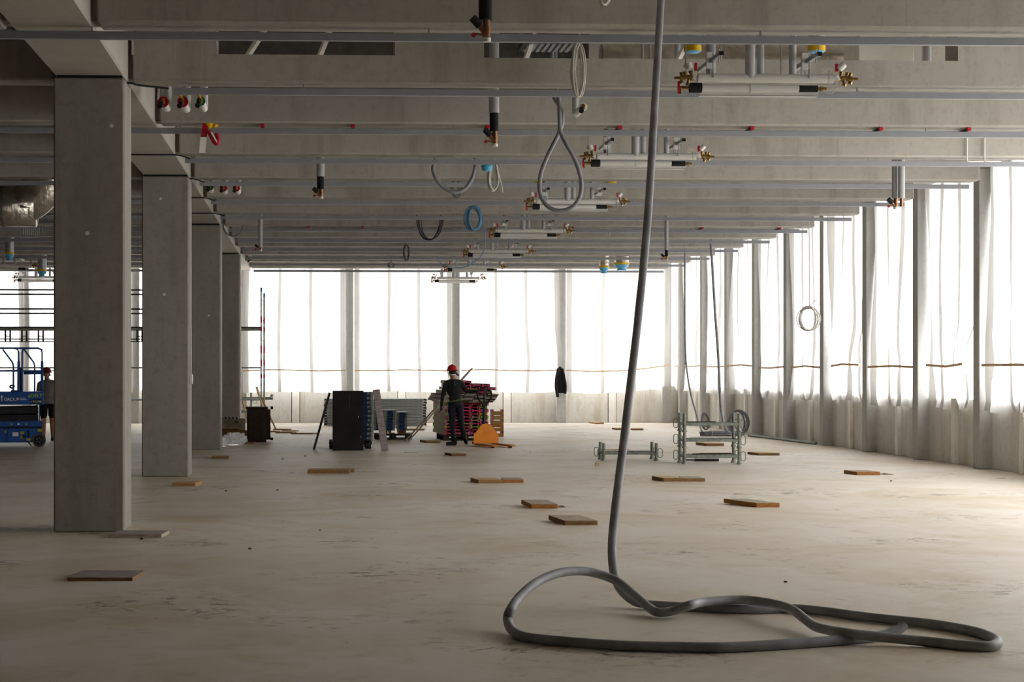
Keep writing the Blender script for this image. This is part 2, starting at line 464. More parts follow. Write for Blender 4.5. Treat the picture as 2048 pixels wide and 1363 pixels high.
# unseen near bays opened for added sky light; wall beside the viewer limits it
Y_OPEN = 10.5
y = Y_WIN0 - 6.6
while y > Y_OPEN:
    MB().box(PIL_X0, 12.2, y, y + 0.3, SILL, 5.25).build('near_bay_pillar', 'concrete_wall', wall_r)
    y -= 6.6
MB().box(11.80, 12.1, Y_BACK, Y_OPEN, SILL, 5.25).build('near_light_limit_wall', 'concrete', wall_r)
for k, y in enumerate(PIL_Y):
    o = MB().cbox(PIL_X0, PIL_X1, y, y + 0.29, 0, 5.25, 0.012).build('facade_pillar', 'concrete_pillar')
    tag(o, ('concrete facade pillar outside the picture on the right' if k < 1 else f'{ordinal(k - 1)} concrete facade pillar along the right wall from the viewer'), 'pillar', 'pillars of the right facade', 'structure')
    y1 = PIL_Y[k + 1] if k + 1 < len(PIL_Y) else Y_FAR
    ym = (y + 0.29 + y1) / 2
    for a, b in ((y + 0.29, ym - 0.10), (ym + 0.10, y1)):
        MB().cbox(X_WALL, X_WALL + 0.18, a + 0.006, b - 0.006, 0, SILL, 0.008).build('wall_panel', 'concrete_wall', wall_r)
    MB().cbox(X_WALL - 0.07, X_WALL + 0.16, ym - 0.095, ym + 0.095, 0, SILL + 0.005, 0.006).build('panel_post', 'paint_white', wall_r)
    # dark window mullion that stands behind the sheets
    MB().box(X_WALL + 0.06, X_WALL + 0.12, ym - 0.03, ym + 0.03, SILL + 0.005, 5.25).build('mullion', 'steel_dark', wall_r)

# ---- far facade
wall_f = thing('wall_far', 'low grey concrete parapet wall at the far end of the hall', 'wall', (0, 0, 0), kind='structure')
FAR_P = 3.43
FAR_X = [4.54 + FAR_P * k for k in range(-5, 3)]
MB().box(X_LEFT, 12.2, Y_FAR - 0.55, Y_FAR + 0.3, 5.25, Z_TOP - 0.002).build('edge_beam', 'concrete', wall_f)
MB().box(X_LEFT, FAR_X[0] - 0.15, Y_FAR, Y_FAR + 0.3, 0, 5.25).build('solid_wall', 'concrete', wall_f)
for k, x in enumerate(FAR_X):
    if k < len(FAR_X) - 1 or True:
        o = MB().cbox(x - 0.15, x + 0.15, Y_FAR - 0.42, Y_FAR - 0.12, 0, 5.25, 0.012).build('facade_pillar', 'concrete_pillar')
        tag(o, f'concrete facade pillar at the far end, {ordinal(len(FAR_X) - 1 - k)} from the right corner', 'pillar', 'pillars of the far facade', 'structure')
    if k == len(FAR_X) - 1: break
    a, b = x, FAR_X[k + 1]; xm = (a + b) / 2
    MB().cbox(a + 0.01, xm - 0.14, Y_FAR, Y_FAR + 0.18, 0, 1.08, 0.008).build('wall_panel', 'concrete_wall', wall_f)
    MB().cbox(xm + 0.14, b - 0.01, Y_FAR, Y_FAR + 0.18, 0, 1.08, 0.008).build('wall_panel', 'concrete_wall', wall_f)
    MB().cbox(xm - 0.12, xm + 0.12, Y_FAR - 0.03, Y_FAR + 0.16, 0, 1.09, 0.006).build('panel_post', 'paint_white', wall_f)
    MB().box(xm - 0.14, xm + 0.14, Y_FAR + 0.10, Y_FAR + 0.15, 0, 1.08).build('dark_joint', 'rubber_black', wall_f)

MB().cbox(FAR_X[-1] + 0.16, 12.0, Y_FAR - 0.1, Y_FAR + 0.18, 0, 1.2, 0.008).build('corner_panel', 'concrete_wall', wall_f)
MB().box(11.80, 12.0, Y_FAR - 0.12, Y_FAR + 0.18, 0, 5.25).build('corner_post', 'concrete_wall', wall_f)

# ---- hung sheets
def sheet(name, label, group, axis, a, b, plane, inward, ztop, zbot, seed, seams, edge_a=None, edge_b=None, wav=0.05, bot=None, fold=0.0):
    """woven sheet spanning a..b along axis ('x' or 'y'), hanging from ztop to zbot in the given plane; waves grow to the foot"""
    r = random.Random(seed); ph = [r.uniform(0, 6.28) for _ in range(8)]
    nu, nv = 30, 26
    def ev(tab, t):
        if not tab: return 0.0
        for (t0, x0), (t1, x1) in zip(tab, tab[1:]):
            if t0 <= t <= t1:
                q = (t - t0) / (t1 - t0); q = q * q * (3 - 2 * q); return x0 + (x1 - x0) * q
        return tab[-1][1]
    def pt(s, t, off=0.0):
        A = a + ev(edge_a, t); B = b + ev(edge_b, t)
        w = A + (B - A) * s
        amp = wav * (0.25 + 0.75 * t)
        # pinned by the batten at about four fifths of the drop
        pin = 1 - 0.75 * math.exp(-((t - 0.80) / 0.06) ** 2)
        d = amp * pin * (math.sin(6.28 * 2.2 * s + ph[0] + 1.4 * t) + 0.55 * math.sin(6.28 * 4.7 * s + ph[1] - 2 * t) + 0.35 * math.sin(6.28 * 8 * s + ph[2] + 3 * t) + 0.5 * math.sin(5 * t + ph[3]))
        d += fold * (max(0, s - 0.86) / 0.14) ** 2 * math.sin(4 * t + ph[4]) + fold * (max(0, 0.14 - s) / 0.14) ** 2 * math.sin(4 * t + ph[5])
        zb = zbot + (ev(bot, s) if bot else 0.02 * math.sin(7 * s + ph[6]) + 0.012 * math.sin(17 * s + ph[7]))
        z = ztop + (zb - ztop) * t
        if t > 0.97: d += 0.05 * math.sin(9 * s + ph[6])
        q = plane + inward * (0.03 + abs(wav) * 1.2 + d + off)
        return (w, q, z) if axis == 'x' else (q, w, z)
    root = thing(name, label, 'sheet', (0, 0, 0), group=group)
    vs = [pt(i / nu, j / nv) for j in range(nv + 1) for i in range(nu + 1)]
    fs = [(j * (nu + 1) + i, j * (nu + 1) + i + 1, (j + 1) * (nu + 1) + i + 1, (j + 1) * (nu + 1) + i) for j in range(nv) for i in range(nu)]
    c0 = Vector(pt(0.5, 1.0))
    root.location = c0
    def obj(nm, vs, fs, mt):
        me = bpy.data.meshes.new(nm); me.from_pydata([Vector(v) - c0 for v in vs], [], fs); me.materials.append(MATS[mt])
        me.polygons.foreach_set('use_smooth', [True] * len(fs))
        o = bpy.data.objects.new(nm, me); COL.objects.link(o); o.parent = root; return o
    obj('cloth', vs, fs, 'sheeting')
    for s0, wd in seams:
        ww = wd / abs(b - a) / 2
        k = 3; wob = 0.02 if axis == 'y' else 0.004
        sv = [pt(min(1, max(0, s0 - ww + 2 * ww * i / k + (wob * math.sin(5.5 * j / nv + ph[2] + 9 * s0) if 0.05 < s0 < 0.95 else 0))), j / nv, 0.012) for j in range(nv + 1) for i in range(k + 1)]
        sf = [(j * (k + 1) + i, j * (k + 1) + i + 1, (j + 1) * (k + 1) + i + 1, (j + 1) * (k + 1) + i) for j in range(nv) for i in range(k)]
        obj('seam', sv, sf, 'sheeting_seam')
    return root, pt
# right facade sheets (from the nearest bay to the far corner)
RIGHT = {   # bay k = between pillar k and k+1 : edge drift tables (fraction of drop, metres)
    0: dict(ea=None, eb=[(0, -0.02), (0.3, -0.12), (0.6, -0.25), (0.8, -0.20), (1, -0.15)]),
    1: dict(ea=[(0, 0.02), (0.5, 0.08), (0.62, 0.15), (0.75, 0.60), (0.8, 0.62), (1, 0.58)], eb=[(0, -0.05), (0.5, -0.15), (0.8, -0.3), (1, -0.35)]),
    2: dict(ea=[(0, 0.0), (0.5, 0.05), (1, 0.12)], eb=[(0, -0.02), (0.5, -0.08), (1, -0.12)]),
    3: dict(ea=[(0, 0.05), (0.35, 0.22), (0.6, 0.15), (0.78, 0.60), (1, 0.55)], eb=[(0, -0.2), (0.5, -0.25), (0.8, -0.2), (1, -0.2)]),
}
for k in range(len(PIL_Y)):
    y0 = PIL_Y[k] + 0.26; y1 = PIL_Y[k + 1] + 0.05 if k + 1 < len(PIL_Y) else Y_FAR - 0.1
    cfg = RIGHT.get(k, {})
    zb = [1.02, 1.02, 1.0, 1.05, 1.0, 0.98, 1.05, 1.02, 1.05, 1.05][k]
    lab = (f'{["white sheet at the right edge of the picture", "narrowed white sheet with a wide open gap beside it", "white sheet hanging square", "slim white sheet beside a bright gap", "white sheet behind the hanging white cable coil", "white sheet", "white sheet", "white sheet behind the grey hanging hose", "white sheet", "white sheet"][min(k, 9)]}, {ordinal(k)} bay of the right wall')
    sm = [(0.36, 0.17), (0.66, 0.17)] + ([(0.95, 0.34), (0.03, 0.20)] if k < 5 else [(0.95, 0.26), (0.03, 0.2)])
    root, pt = sheet('window_sheet', lab, 'white sheets along the right wall', 'y', y0, y1, X_WALL, -1, 5.3, zb, 100 + k, sm,
                     cfg.get('ea'), cfg.get('eb'), wav=0.045, fold=0.08)
    # timber batten that pins the sheet
    pts = [Vector(pt(s / 2, 0.815, 0.06)) for s in range(3)]
    m = MB()
    for p, q in zip(pts, pts[1:]): m.bar(p, q, 0.03, 0.045)
    m.v = [tuple(Vector(v) - root.location) for v in m.v]
    o = m.build('batten', 'wood_batten', root); o['label'] = 'thin timber batten'
# far facade sheets
for k in range(len(FAR_X) - 1):
    a, b = FAR_X[k], FAR_X[k + 1]
    R_ = len(FAR_X) - 2 - k
    ea = {4: [(0, 0.52), (0.35, 0.40), (0.7, 0.27), (1, 0.24)], 3: [(0, 0.06), (0.5, 0.02), (1, 0.03)], 2: [(0, 0.16), (1, 0.16)], 1: [(0, 0.16), (1, 0.17)], 0: [(0, 0.15), (0.5, 0.14), (1, 0.13)]}.get(R_, [(0, 0.05), (0.5, 0.1), (1, 0.06)])
    eb = {4: [(0, -0.03), (0.5, -0.10), (0.8, -0.04), (1, -0.06)], 3: [(0, -0.13), (0.7, -0.13), (1, -0.08)], 2: [(0, -0.13), (0.7, -0.13), (1, -0.10)], 1: [(0, -0.10), (0.5, -0.07), (0.75, 0.02), (1, -0.05)], 0: [(0, 0.1), (1, 0.06)]}.get(R_, [(0, -0.1), (1, -0.05)])
    bot = [(0, 0.0), (0.2, -0.05), (0.6, -0.02), (0.75, 0.06), (1, 0.20)] if R_ == 0 else None
    lab = f'white woven sheet on the far wall, {ordinal(R_)} bay from the right corner'
    root, pt = sheet('window_sheet', lab, 'white sheets along the far wall', 'x', a, b, Y_FAR - 0.44, -1, 5.248, 1.0, 200 + k, [(0.355, 0.11), (0.665, 0.11), (0.975, 0.16)] + ([(0.03, 0.18)] if R_ in (2, 0, 3) else []), ea, eb, wav=0.014, bot=bot)
    pts = [Vector(pt(s / 4, 0.835, 0.03)) for s in range(5)]
    m = MB()
    for p, q in zip(pts, pts[1:]): m.bar(p, q, 0.03, 0.04)
    m.v = [tuple(Vector(v) - root.location) for v in m.v]
    o = m.build('batten', 'wood_batten', root); o['label'] = 'thin timber batten'

# ================================================================== CEILING SERVICES
mat('opening_shade', hexc('#54534f'), 0.7, var=0.2)  # dark grey standing in for shade behind the beam openings
RAIL_Z0, RAIL_Z1 = 4.775, 4.845
def rail(n, x0, x1, label, group):
    y = beam_y(n) + 0.17
    root = thing('lighting_rail', label, 'rail', (x0, y, RAIL_Z0), group=group)
    m = MB().box(0, x1 - x0, 0, 0.06, 0, RAIL_Z1 - RAIL_Z0)
    m.box(0, x1 - x0, -0.008, 0.068, RAIL_Z1 - RAIL_Z0 - 0.012, RAIL_Z1 - RAIL_Z0)
    m.build('trunking', 'rail_grey', root)
    x = 0.5 + (n * 0.37) % 1.3
    while x < x1 - x0 - 0.1:
        MB().box(x, x + 0.014, 0.02, 0.045, RAIL_Z1 - RAIL_Z0, Z_SOF - RAIL_Z0).box(x - 0.02, x + 0.034, 0.005, 0.055, RAIL_Z1 - RAIL_Z0, RAIL_Z1 - RAIL_Z0 + 0.006).build('hanger', 'galvanised', root)
        x += 3.1
    return root
for n in range(5, 18):
    if n in (5, 7):
        rail(n, -15.5, 11.0, f'grey lighting rail crossing under the girder below the {ordinal(n - 5)} ceiling beam', 'lighting rails under the beams')
    else:
        rail(n, -1.55 if n == 6 else -1.9, 11.0, f'grey lighting rail under the {ordinal(n - 5)} ceiling beam of the right bay', 'lighting rails under the beams')
        rail(n, -15.5, -5.4 if n == 6 else -3.0, f'grey lighting rail under the {ordinal(n - 5)} ceiling beam of the left bay', 'lighting rails under the beams')
for n in (6, 8, 9, 10, 11):     # conduits that feed the rails from the girder
    y = beam_y(n) + 0.10
    pts = spline([(-2.78, y, 4.882), (-2.2, y, 4.882), (-2.02, y, 4.882), (-1.92, y, 4.86), (-1.82 if n > 6 else -1.6, y + 0.02, 4.83)], 4)
    tag(MB().tube(pts, 0.011, 6).build('conduit', 'steel_dark'), f'thin dark conduit under the girder feeding the {ordinal(n - 5)} rail', 'conduit', 'conduits under the girder')

# perforated trays with red capped brackets beside the third and the eighth beam
for n, us, lab in ((7, (525, 706, 975, 1240, 1505, 1762, 1938), 'third'), (12, (617, 725, 1145, 1405, 1560), 'eighth')):
    y = beam_y(n) + 0.46
    root = thing('cable_tray', f'bright galvanised cable tray with red capped brackets behind the {lab} beam', 'cable tray', (-1.0, y, 4.84), group='galvanised cable trays')
    m = MB().box(0, 11.9, 0, 0.3, 0, 0.006)
    m.box(0, 11.9, 0, 0.006, 0, 0.05).box(0, 11.9, 0.294, 0.3, 0, 0.05)
    m.build('tray', 'galvanised', root)
    for u in us:
        p = PY(u, 255, y - 0.37)
        x = p.x + 1.0
        b = MB().box(x - 0.02, x + 0.02, -0.36, 0.0, 0.012, 0.045).build('bracket', 'steel_dark', root)
        MB().cbox(x - 0.026, x + 0.026, -0.385, -0.35, 0.008, 0.052, 0.004).build('end_cap', 'red_plastic', b)

# ---- hanging manifolds with risers
def valve_cluster(m, x, s):
    """brass bodies of a small valve group reaching outwards in direction s"""
    for k, (dx, dy, dz, r, l) in enumerate(((0, 0, 0.0, 0.026, 0.05), (0.05, 0, 0.01, 0.020, 0.06), (0.10, 0, 0.0, 0.026, 0.05), (0.15, 0, 0.0, 0.014, 0.06))):
        m.cyl((x + s * dx, dy, dz), (x + s * (dx + l), dy, dz), r, n=8)
    for dx, dz in ((0.03, 0.06), (0.09, 0.05), (0.06, -0.06), (0.12, 0.045), (0.12, -0.04)):
        m.cyl((x + s * dx, 0, 0), (x + s * (dx + 0.015), 0.0, dz), 0.015, n=8)
        m.cyl((x + s * (dx + 0.010), 0, dz - 0.012), (x + s * (dx + 0.018), 0, dz + 0.012), 0.021, n=8)
def make_manifold():
    root = thing('pipe_manifold', 'x', 'manifold', (0, 0, 0), group='hanging pipe manifolds in a line')
    top = Z_TOP - 4.63 - 0.004
    m = MB().cyl((-0.675, 0, 0), (0.665, 0, 0), 0.045, n=16).cyl((0.63, 0, 0), (0.68, 0, 0), 0.049, n=16)
    m.build('header_pipe', 'pipe_white', root)
    h = MB().cyl((-0.62, 0.10, -0.085), (0.36, 0.10, -0.085), 0.038, n=14).cyl((-0.13, 0.10, -0.085), (0.02, 0.10, -0.085), 0.044, n=14)
    h.build('return_pipe', 'pipe_white', root)
    MB().box(-0.62, 0.58, 0.17, 0.26, -0.150, -0.138).box(-0.62, 0.58, 0.17, 0.176, -0.15, -0.11).build('drip_tray', 'pipe_white', root)
    for x, y, r in ((-0.51, 0.16, 0.048), (-0.15, 0.0, 0.050), (-0.035, 0.05, 0.036), (0.28, 0.02, 0.037)):
        MB().cyl((x, y, 0), (x, y, top), r, n=14).build('riser', 'pipe_grey', root)
    for x in (-0.53, 0.43):
        st = MB().box(x - 0.022, x + 0.022, -0.42, 0.62, 0.155, 0.160).box(x - 0.022, x - 0.018, -0.42, 0.62, 0.155, 0.195).box(x + 0.018, x + 0.022, -0.42, 0.62, 0.155, 0.195).build('strut', 'galvanised', root)
        MB().box(x - 0.022, x + 0.022, -0.43, -0.419, 0.155, 0.195).build('end_cap', 'foam_black', st)
        for y in (-0.30, -0.05, 0.10, 0.25):
            MB().cyl((x, y, 0.0 if y > -0.1 else 0.10), (x, y, 0.24), 0.006, n=6).build('threaded_rod', 'galvanised', st)
        MB().cyl((x, -0.38, 0.12), (x, -0.38, top), 0.006, n=6).build('threaded_rod', 'galvanised', st)
        MB().box(x - 0.05, x + 0.03, 0.02, 0.05, 0.10, 0.26).build('clip', 'plastic_white', st)
    MB().cyl((0.155, -0.02, 0), (0.155, -0.02, top), 0.006, n=6).build('threaded_rod', 'galvanised', root)
    MB().cyl((-0.80, -0.02, 0.1), (-0.80, -0.02, top), 0.006, n=6).build('threaded_rod', 'galvanised', root)
    for s, x in ((-1, -0.70), (1, 0.72)):
        m = MB(); valve_cluster(m, x, s); v = m.build('valve', 'brass', root)
        MB().cyl((x - 0.01, 0, 0.02), (x + s * 0.02, 0, -0.02), 0.03, n=10).build('union', 'plastic_white', v)
        MB().cyl((x + s * 0.035 - 0.02, -0.01, 0.09), (x + s * 0.035 + s * 0.035, -0.01, 0.145), 0.033, n=12).build('actuator_cap', 'plastic_white', v)
        MB().cbox(x - s * 0.005 - 0.013, x - s * 0.005 + 0.013, -0.02, 0.01, 0.07, 0.15, 0.004).build('lever', 'red_plastic', v)
        if s < 0:
            MB().cyl((x + s * 0.06, 0.03, 0.10), (x + s * 0.10, 0.03, 0.14), 0.03, n=12).build('actuator_cap', 'plastic_white', v)
            MB().box(x - 0.16, x - 0.14, 0.06, 0.08, -0.14, -0.02).build('lever', 'red_plastic', v)
    MB().cyl((-0.74, 0.08, -0.085), (-0.62, 0.08, -0.085), 0.05, n=14).build('insulation_sleeve', 'foam_black', root)
    MB().cyl((0.36, 0.10, -0.085), (0.55, 0.10, -0.085), 0.034, n=14).build('insulation_sleeve', 'foam_black', root)
    e = MB().cyl((0.55, 0.10, -0.085), (0.64, 0.10, -0.085), 0.018, n=10).cyl((0.58, 0.10, -0.085), (0.60, 0.10, -0.085), 0.026, n=10)
    e.build('hose_tail', 'brass', root)
    e = MB().cyl((-0.74, 0.08, -0.085), (-0.86, 0.08, -0.085), 0.018, n=10).cyl((-0.83, 0.08, -0.09), (-0.83, 0.08, -0.15), 0.02, n=10)
    e.build('hose_tail', 'brass', root)
    w = MB()
    for k in range(3):
        w.tube(spline([(0.62 + 0.02 * k, 0.02, 0.04), (0.66 - 0.03 * k, -0.02, 0.09 + 0.01 * k), (0.60 - 0.02 * k, -0.03, 0.07), (0.60, 0.0, 0.02)], 5), 0.003, 5)
    w.tube(spline([(0.60, 0.05, -0.10), (0.66, 0.05, -0.14), (0.72, 0.03, -0.10), (0.72, 0, -0.03)], 5), 0.004, 5)
    w.build('wire', 'cable_white', root)
    return root
mani = make_manifold()
MAN_Y = [18.2 + 6.75 * i for i in range(6)] + [58.72]
for i, y in enumerate(MAN_Y):
    lab = f'white pipe manifold with brass end valves, {ordinal(i)} of the row counted from the viewer'
    if i == 0: mani.location = (4.47, y, 4.63); mani['label'] = lab
    else: dup(mani, (4.50 if i < 6 else 4.57, y, 4.63), label=lab)
dup(mani, (-8.62, MAN_Y[6], 4.63), label='white pipe manifold before the far sheets in the left bay')
dup(mani, (-8.62, MAN_Y[5], 4.63), label='white pipe manifold farther up in the left bay')

# ---- round duct ends closed with yellow tape and blue film
def spigot(p, label, r=0.085, ht=1.05, wrap=False, funnel=False):
    ht = Z_TOP - 0.004 - p.z
    root = thing('duct_spigot', label, 'duct', p, group='taped duct ends')
    MB().cyl((0, 0, 0.02), (0, 0, ht), r, n=18).build('duct', 'foil' if wrap else 'galvanised', root)
    MB().cyl((0, 0, 0.0), (0, 0, 0.055), r * 1.06, n=18).build('tape', 'yellow_plastic', root)
    if funnel: MB().lathe([(r, 0.0), (r * 0.9, -0.06), (r * 0.5, -0.10), (r * 0.7, -0.16)], n=14).build('film', 'blue_film', root)
    else: MB().lathe([(r, 0.0), (r * 0.8, -0.012), (0.001, -0.016)], n=18).build('film', 'blue_film', root)
spigot(P(1385, 103, 19.0), 'yellow taped duct end left above the nearest manifold')
spigot(P(1633, 103, 19.0), 'yellow taped duct end right above the nearest manifold')
spigot(P(1079, 366, 33.2), 'yellow taped duct end left above the third manifold', ht=0.7)
spigot(P(1223, 367, 33.2), 'yellow taped duct end right above the third manifold', ht=0.7)
spigot(P(1208, 535, 53.4), 'plastic wrapped duct end with yellow tape, lower of the far pair', r=0.15, ht=0.9, wrap=True, funnel=True)
spigot(P(1243, 529, 52.2), 'plastic wrapped duct end with yellow tape, larger of the far pair', r=0.21, ht=0.9, wrap=True, funnel=True)
spigot(P(19, 508, 45.6), 'blue film funnel on a duct end over the lift', r=0.11, ht=0.9, funnel=True)
spigot(P(84, 542, 51.4), 'blue film funnel on a duct end near the left manifold', r=0.13, ht=0.9, funnel=True)

# ---- vertical drop pipes ending in balancing valves
def drop_pipe(u, vtop, vgrey, vblack, vend, d, r, label, black=True, small=False, valve=True):
    top = P(u, vgrey, d)
    z0 = lambda v: CAMH - (v - YP) * d / FPX
    base = Vector((top.x, top.y, z0(vend)))
    root = thing('drop_pipe', label, 'pipe', base, group='pipe drops from the ceiling')
    zb = z0(vblack) - base.z; zg = z0(vgrey) - base.z; zt = Z_TOP - 0.004 - base.z
    MB().cyl((0, 0, zg), (0, 0, zt), r, n=16).build('pipe', 'pipe_grey', root)
    if black:
        MB().cyl((0, 0, zb), (0, 0, zg + 0.02), r * 0.86, n=16).build('insulation_sleeve', 'foam_black', root)
    if valve:
        k = max(zb, 0.12)
        m = MB().cyl((0.01, 0, 0.03), (0.01, 0, zb + 0.03), 0.032 if not small else 0.022, n=10)
        m.cyl((0.01, 0, k * 0.45), (0.01, 0, k * 0.65), 0.042 if not small else 0.028, n=8)
        m.cyl((0.01, 0, k * 0.35), (-0.07, -0.02, k * 0.85), 0.026 if not small else 0.018, n=10)
        m.cyl((0.01, 0, k * 0.3), (-0.09, -0.01, k * 0.36), 0.010, n=8)
        v = m.build('valve', 'copper', root)
        MB().cyl((-0.05, -0.015, k * 0.72), (-0.115, -0.03, k * 1.08), 0.036 if not small else 0.024, n=12).build('handwheel', 'rubber_black', v)
        MB().cyl((-0.085, -0.01, k * 0.26), (-0.115, -0.01, k * 0.36), 0.018, n=8).build('drain_cap', 'red_plastic', v)
        MB().cyl((0.01, 0, 0), (0.01, 0, 0.035), 0.036 if not small else 0.024, n=6).build('end_nut', 'plastic_white', v)
    return root
drop_pipe(971, 0, -60, 40, 84, 15.7, 0.068, 'black insulated pipe drop with copper valve, nearest to the viewer')
drop_pipe(988, 177, 226, 262, 293, 22.3, 0.062, 'grey and black pipe drop with copper valve left of the hose loop')
drop_pipe(641, 312, 353, 378, 397, 29.0, 0.064, 'grey and black pipe drop with copper valve nearest to the second column')
drop_pipe(521, 436, 494, 496, 502, 38.5, 0.042, 'thin grey pipe drop with tiny valve beside the third column', black=False, small=True)
drop_pipe(1790, 318, 396, 400, 418, 28.6, 0.048, 'left pipe of the grey pair with copper valve before the right wall', black=False)
drop_pipe(1803, 318, 396, 398, 413, 28.5, 0.052, 'right pipe of the grey pair before the right wall', black=False, valve=False)
MB().cyl((0, 0, 0), (0, 0, 0.2), 0.026, n=10).build('stub', 'copper', [o for o in COL.objects if o.get('label', '').startswith('right pipe of the grey')][0])
drop_pipe(1333, 462, 500, 512, 521, 38.6, 0.040, 'grey pipe drop with black sleeve left of the bright right wall', small=True)

# ---- pipe stubs that come down, turn towards the viewer and end in a coloured disc
def stub_pipe(u, v, d, ln, label, disc, knob, r=0.055, dirx=0.0, plain=False):
    p = P(u, v, d)          # centre of the disc
    root = thing('stub_pipe', label, 'pipe', p, group='coloured pipe stubs')
    k = 0.05
    pts = [(0, 0, 0), (-dirx * 0.5, ln * 0.5, 0), (-dirx, ln - k, 0), (-dirx, ln - 0.02, 0.015), (-dirx, ln, k), (-dirx, ln, Z_TOP - p.z - 0.004)]
    MB().tube(pts, r, 14).build('pipe', 'pipe_white', root)
    m = MB().cyl((0, 0.0, 0), (0, -0.03, 0), r * 1.12, n=18)
    d_ = m.build('disc', disc, root)
    MB().cyl((0, -0.03, 0), (0, -0.10, 0), 0.016, n=8).cyl((0, -0.06, -0.03), (0, -0.06, 0.03), 0.02, n=8).build('valve', 'brass', d_)
    MB().cyl((-0.02, -0.05, -0.03), (-0.035, -0.10, -0.06), 0.03, n=10).build('handwheel', 'rubber_black', d_)
    if knob: MB().tube([(0, -0.05, 0.02), (-0.02, -0.06, 0.06), (-0.05, -0.06, 0.085)], 0.014, 8).build('lever', knob, d_)
    MB().cyl((-dirx - 0.02, ln * 0.4, r), (-dirx - 0.02, ln * 0.4, 1.2), 0.005, n=6).build('threaded_rod', 'galvanised', root)
stub_pipe(327, 204, 20.95, 0.48, 'red ended pipe stub nearest to the big column', 'red_plastic', None)
stub_pipe(366, 204, 20.95, 0.55, 'red ended pipe stub with yellow lever, middle of the near three', 'red_plastic', 'yellow_plastic')
stub_pipe(402, 203, 20.95, 0.60, 'green ended pipe stub with yellow lever, right of the near three', 'green_plastic', 'yellow_plastic', r=0.045)
stub_pipe(420, 374, 31.2, 0.55, 'green ended pipe stub of the far three beside the second column', 'green_plastic', 'yellow_plastic', r=0.052)
stub_pipe(447, 376, 31.2, 0.6, 'red ended pipe stub with yellow lever, middle of the far three', 'red_plastic', 'yellow_plastic', r=0.055)
stub_pipe(473, 376, 31.2, 0.65, 'red ended pipe stub, right of the far three', 'red_plastic', 'yellow_plastic', r=0.055)
stub_pipe(1166, 214, 21.6, 0.62, 'bent white pipe stub with green handle under the white cable bundle', 'paint_white', None, r=0.042)
stub_pipe(499, 519, 52.6, 0.3, 'small green ended pipe stub above the farthest column', 'green_plastic', None, r=0.05)

# ---- cable coils hung from the ceiling
def coil(label, c, rx, rz, turns, wire, mt, seed, tails=(), squash=0.0, group='hanging cable coils', tilt=0.35, open_top=False):
    """c centre; tails: lists of points relative to the centre"""
    r = random.Random(seed)
    root = thing('cable_coil', label, 'cable coil', (c[0], c[1], c[2] - rz), group=group)
    m = MB()
    for t in range(turns):
        a = rx * r.uniform(0.72, 1.05); b = rz * r.uniform(0.86, 1.04); ox = rx * r.uniform(-0.18, 0.18); oz = -rz + b
        yy = r.uniform(-0.06, 0.06); tl = r.uniform(-tilt, tilt); ph = r.uniform(0, 6.28)
        pts = []
        lo, hi = (0, 28)
        for k in range(29 if open_top else 28):
            an = 2 * math.pi * k / 28
            if open_top: an = math.pi * (1.0 + k / 28.0); 
            x = a * math.cos(an); z = b * math.sin(an)
            if squash: x *= 1 - squash * (z / b * 0.5 + 0.5)
            pts.append((x * math.cos(tl) + ox, yy + x * math.sin(tl) + 0.012 * math.sin(3 * an + ph), z + rz + oz * 0.5))
        m.tube(pts, wire, 6, closed=not open_top)
    m.build('loops', mt, root)
    for q, tl in enumerate(tails):
        if q == 0 or (open_top and q == 1): tl = list(tl) + [(tl[-1][0], tl[-1][1], Z_TOP - 0.004 - c[2])]
        MB().tube(spline([(x, y, z + rz) for x, y, z in tl], 5), wire, 6).build('loose_end', mt, root)
    return root
c = P(1157, 142, 20.0)
coil('long white cable bundle hanging in front of the second beam', c, 0.085, 0.29, 11, 0.008, 'cable_white', 1, [[(0, 0, 0.28), (0.02, 0, 0.6), (0.0, 0.2, 1.1)], [(-0.08, 0, -0.02), (-0.13, -0.02, 0.0), (-0.19, -0.04, 0.03)]], tilt=0.9)
coil('white cable coil cut by the top edge of the picture', P(1209, -30, 16.2), 0.07, 0.18, 6, 0.008, 'cable_white', 2, [[(0, 0, 0.16), (0, 0, 0.6), (0, 0, 1.1)]], tilt=0.9)
coil('white cable bundle beside the grey U shaped hose', P(986, 350, 28.6), 0.10, 0.24, 9, 0.009, 'cable_white', 3, [[(0.02, 0, 0.2), (0.04, 0, 0.7), (0.0, 0.1, 1.2)], [(0.06, 0, 0.1), (0.12, 0, -0.1), (0.15, 0, -0.27)]], tilt=0.9, squash=0.4)
tag(MB().lathe([(0.02, 0.0), (0.09, -0.03), (0.08, -0.10), (0.03, -0.12)], n=10).build('film_scrap', 'blue_film', None, P(974, 327, 28.4)), 'scrap of blue film on the rail beside the white bundle', 'film')
coil('grey cable bundle inside the U shaped hose', P(912, 373, 32.2), 0.09, 0.20, 5, 0.008, 'cable_grey', 4, [[(0, 0, 0.2), (0.02, 0, 0.6), (0.0, 0.1, 1.1)]], tilt=1.1)
coil('blue cable coil hanging from a long strand', P(948, 436, 36.0), 0.17, 0.235, 12, 0.009, 'cable_blue', 5,
     [[(0, 0, 0.23), (0.0, 0, 0.7), (0.0, 0.0, 1.4)], [(0.16, 0, 0.05), (0.21, 0.02, -0.3), (0.22, 0.05, -0.55), (0.10, 0.1, -0.78), (-0.20, 0.1, -0.95), (-0.6, 0.1, -0.90), (-0.72, 0.1, -0.72)]], tilt=0.5)
coil('dark cable loops hanging low below the seventh beam', P(858, 436, 38.8), 0.28, 0.46, 6, 0.009, 'cable_black', 6, [[(-0.26, 0, 0.0), (-0.24, 0.0, 0.3), (-0.2, 0, 0.9)], [(0.26, 0, 0.0), (0.22, 0.0, 0.3), (0.2, 0, 0.9)]], tilt=0.5, open_top=True)
